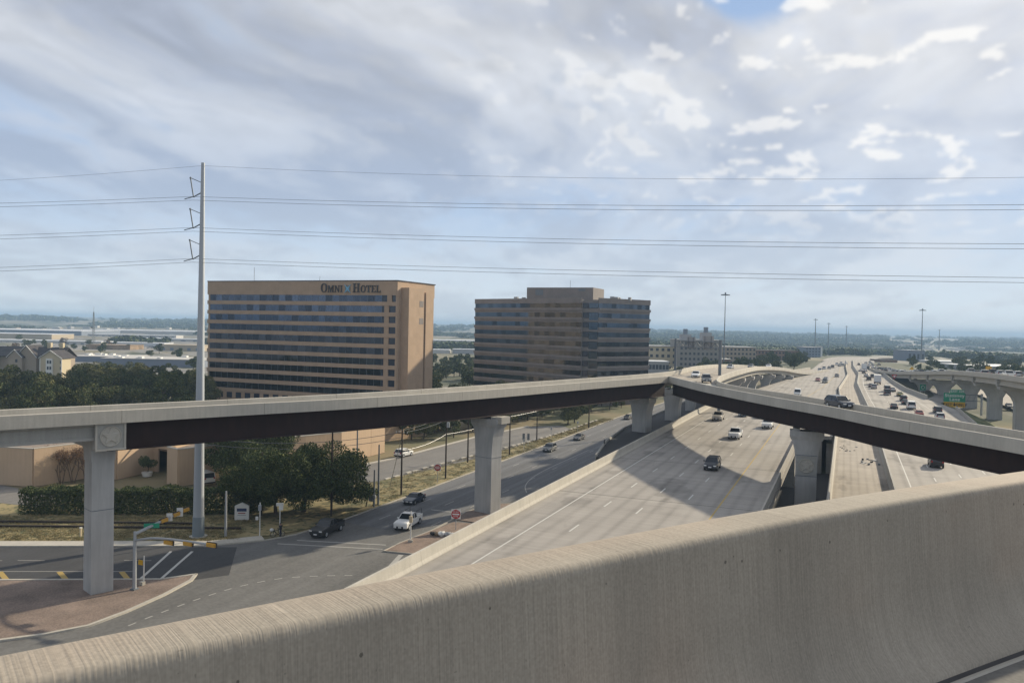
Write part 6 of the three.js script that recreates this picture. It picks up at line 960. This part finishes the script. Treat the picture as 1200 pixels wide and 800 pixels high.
{ // bundles left on the paved island
  const p = G(518, 629), t = thing('bundle_heap', 'heap of white and dark bundles on the paved island', 'bundles', [p[0], 0.12, p[2]], 0.4); seed(600);
  for (const [x, y, z, r, m] of [[0, 0.3, 0, 0.45, M.trimWhite], [0.8, 0.28, 0.1, 0.42, M.greyFar], [-0.7, 0.3, -0.1, 0.4, M.dirtBrown], [1.5, 0.22, 0, 0.36, M.trimWhite], [-1.2, 0.35, 0.1, 0.3, M.black], [2.1, 0.2, 0.1, 0.3, M.sidingTan]]) { const g = new THREE.IcosahedronGeometry(r, 3), a = g.attributes.position; for (let i = 0; i < a.count; i++) { const k = 0.75 + 0.5 * vn(a.getX(i) * 6 + 9, a.getY(i) * 6 + a.getZ(i) * 5 + 9, 611); a.setXYZ(i, a.getX(i) * k * 1.25, a.getY(i) * k * 0.7, a.getZ(i) * k); } g.computeVertexNormals(); g.translate(x, y, z); mesh('bundle', g, m, t); }
}
{ // litter of debris and plates in the empty median roadway
  seed(620); const t = thing('debris_pile', 'scattered dark debris beside the barrier on the median roadway', 'debris', [3.6, FY, -136]); for (let i = 0; i < 12; i++) { const o = mesh('scrap', bx(rnd(0.15, 0.6), rnd(0.05, 0.3), rnd(0.1, 0.5), rnd(-1.2, 1.6), 0.0, rnd(-3, 3), rnd(0, 3)), [M.black, M.galvDark, M.trimWhite, M.greyFar][i % 4], t); }
  const t2 = thing('debris_pile', 'thin line of scraps near the gap edge of the median roadway', 'debris', [0.2, FY, -150]); for (let i = 0; i < 10; i++) mesh('scrap', bx(rnd(0.1, 0.4), 0.08, rnd(0.1, 0.4), rnd(-1, 2), 0, rnd(-4, 4), rnd(0, 3)), i % 2 ? M.black : M.galvDark, t2);
  const p = G(572, 574); const t3 = thing('delineator', 'small dark crash post by the dark shelf edge', 'post', [-38.6, 7.0, -135]); mesh('post', bar([0, 0, 0], [0, 1.1, 0], 0.09), M.black, t3); mesh('base', bx(0.4, 0.1, 0.4), M.rubber, t3);
}
{ // low retaining kerbs that cross the grass before the hedge
  for (const [a, b, l] of [[[-20, 612.5], [100, 613], 'low dark-edged concrete kerb in the grass left of the star-panel pier'], [[128, 613.5], [226, 615], 'low dark-edged concrete kerb in the grass between pier and steel pole'], [[-20, 617.5], [100, 618.5], 'second low kerb in the grass left of the star-panel pier'], [[128, 619], [282, 620.5], 'second low kerb in the grass passing the steel pole']]) { const p = G(...a), q = G(...b), d = Math.hypot(q[0] - p[0], q[2] - p[2]), t = thing('low_kerb', l, 'kerb', [(p[0] + q[0]) / 2, 0, (p[2] + q[2]) / 2], Math.atan2(-(q[2] - p[2]), q[0] - p[0])); for (let i = 0; i < Math.round(d / 3); i++) { const w = d / Math.round(d / 3); mesh('kerb_stone', bx(w - 0.04, 0.32, 0.3, -d / 2 + w * (i + 0.5), 0, 0), M.wood, t); } }
  const p = G(94, 629), t = thing('marker_post', 'small pale marker post in the grass beside the star-panel pier', 'post', p); mesh('post', bx(0.22, 1.1, 0.22), M.sidingCream, t); mesh('cap', bx(0.28, 0.1, 0.28, 0, 1.1, 0), M.trimWhite, t);
}
renderer.render(scene, camera);
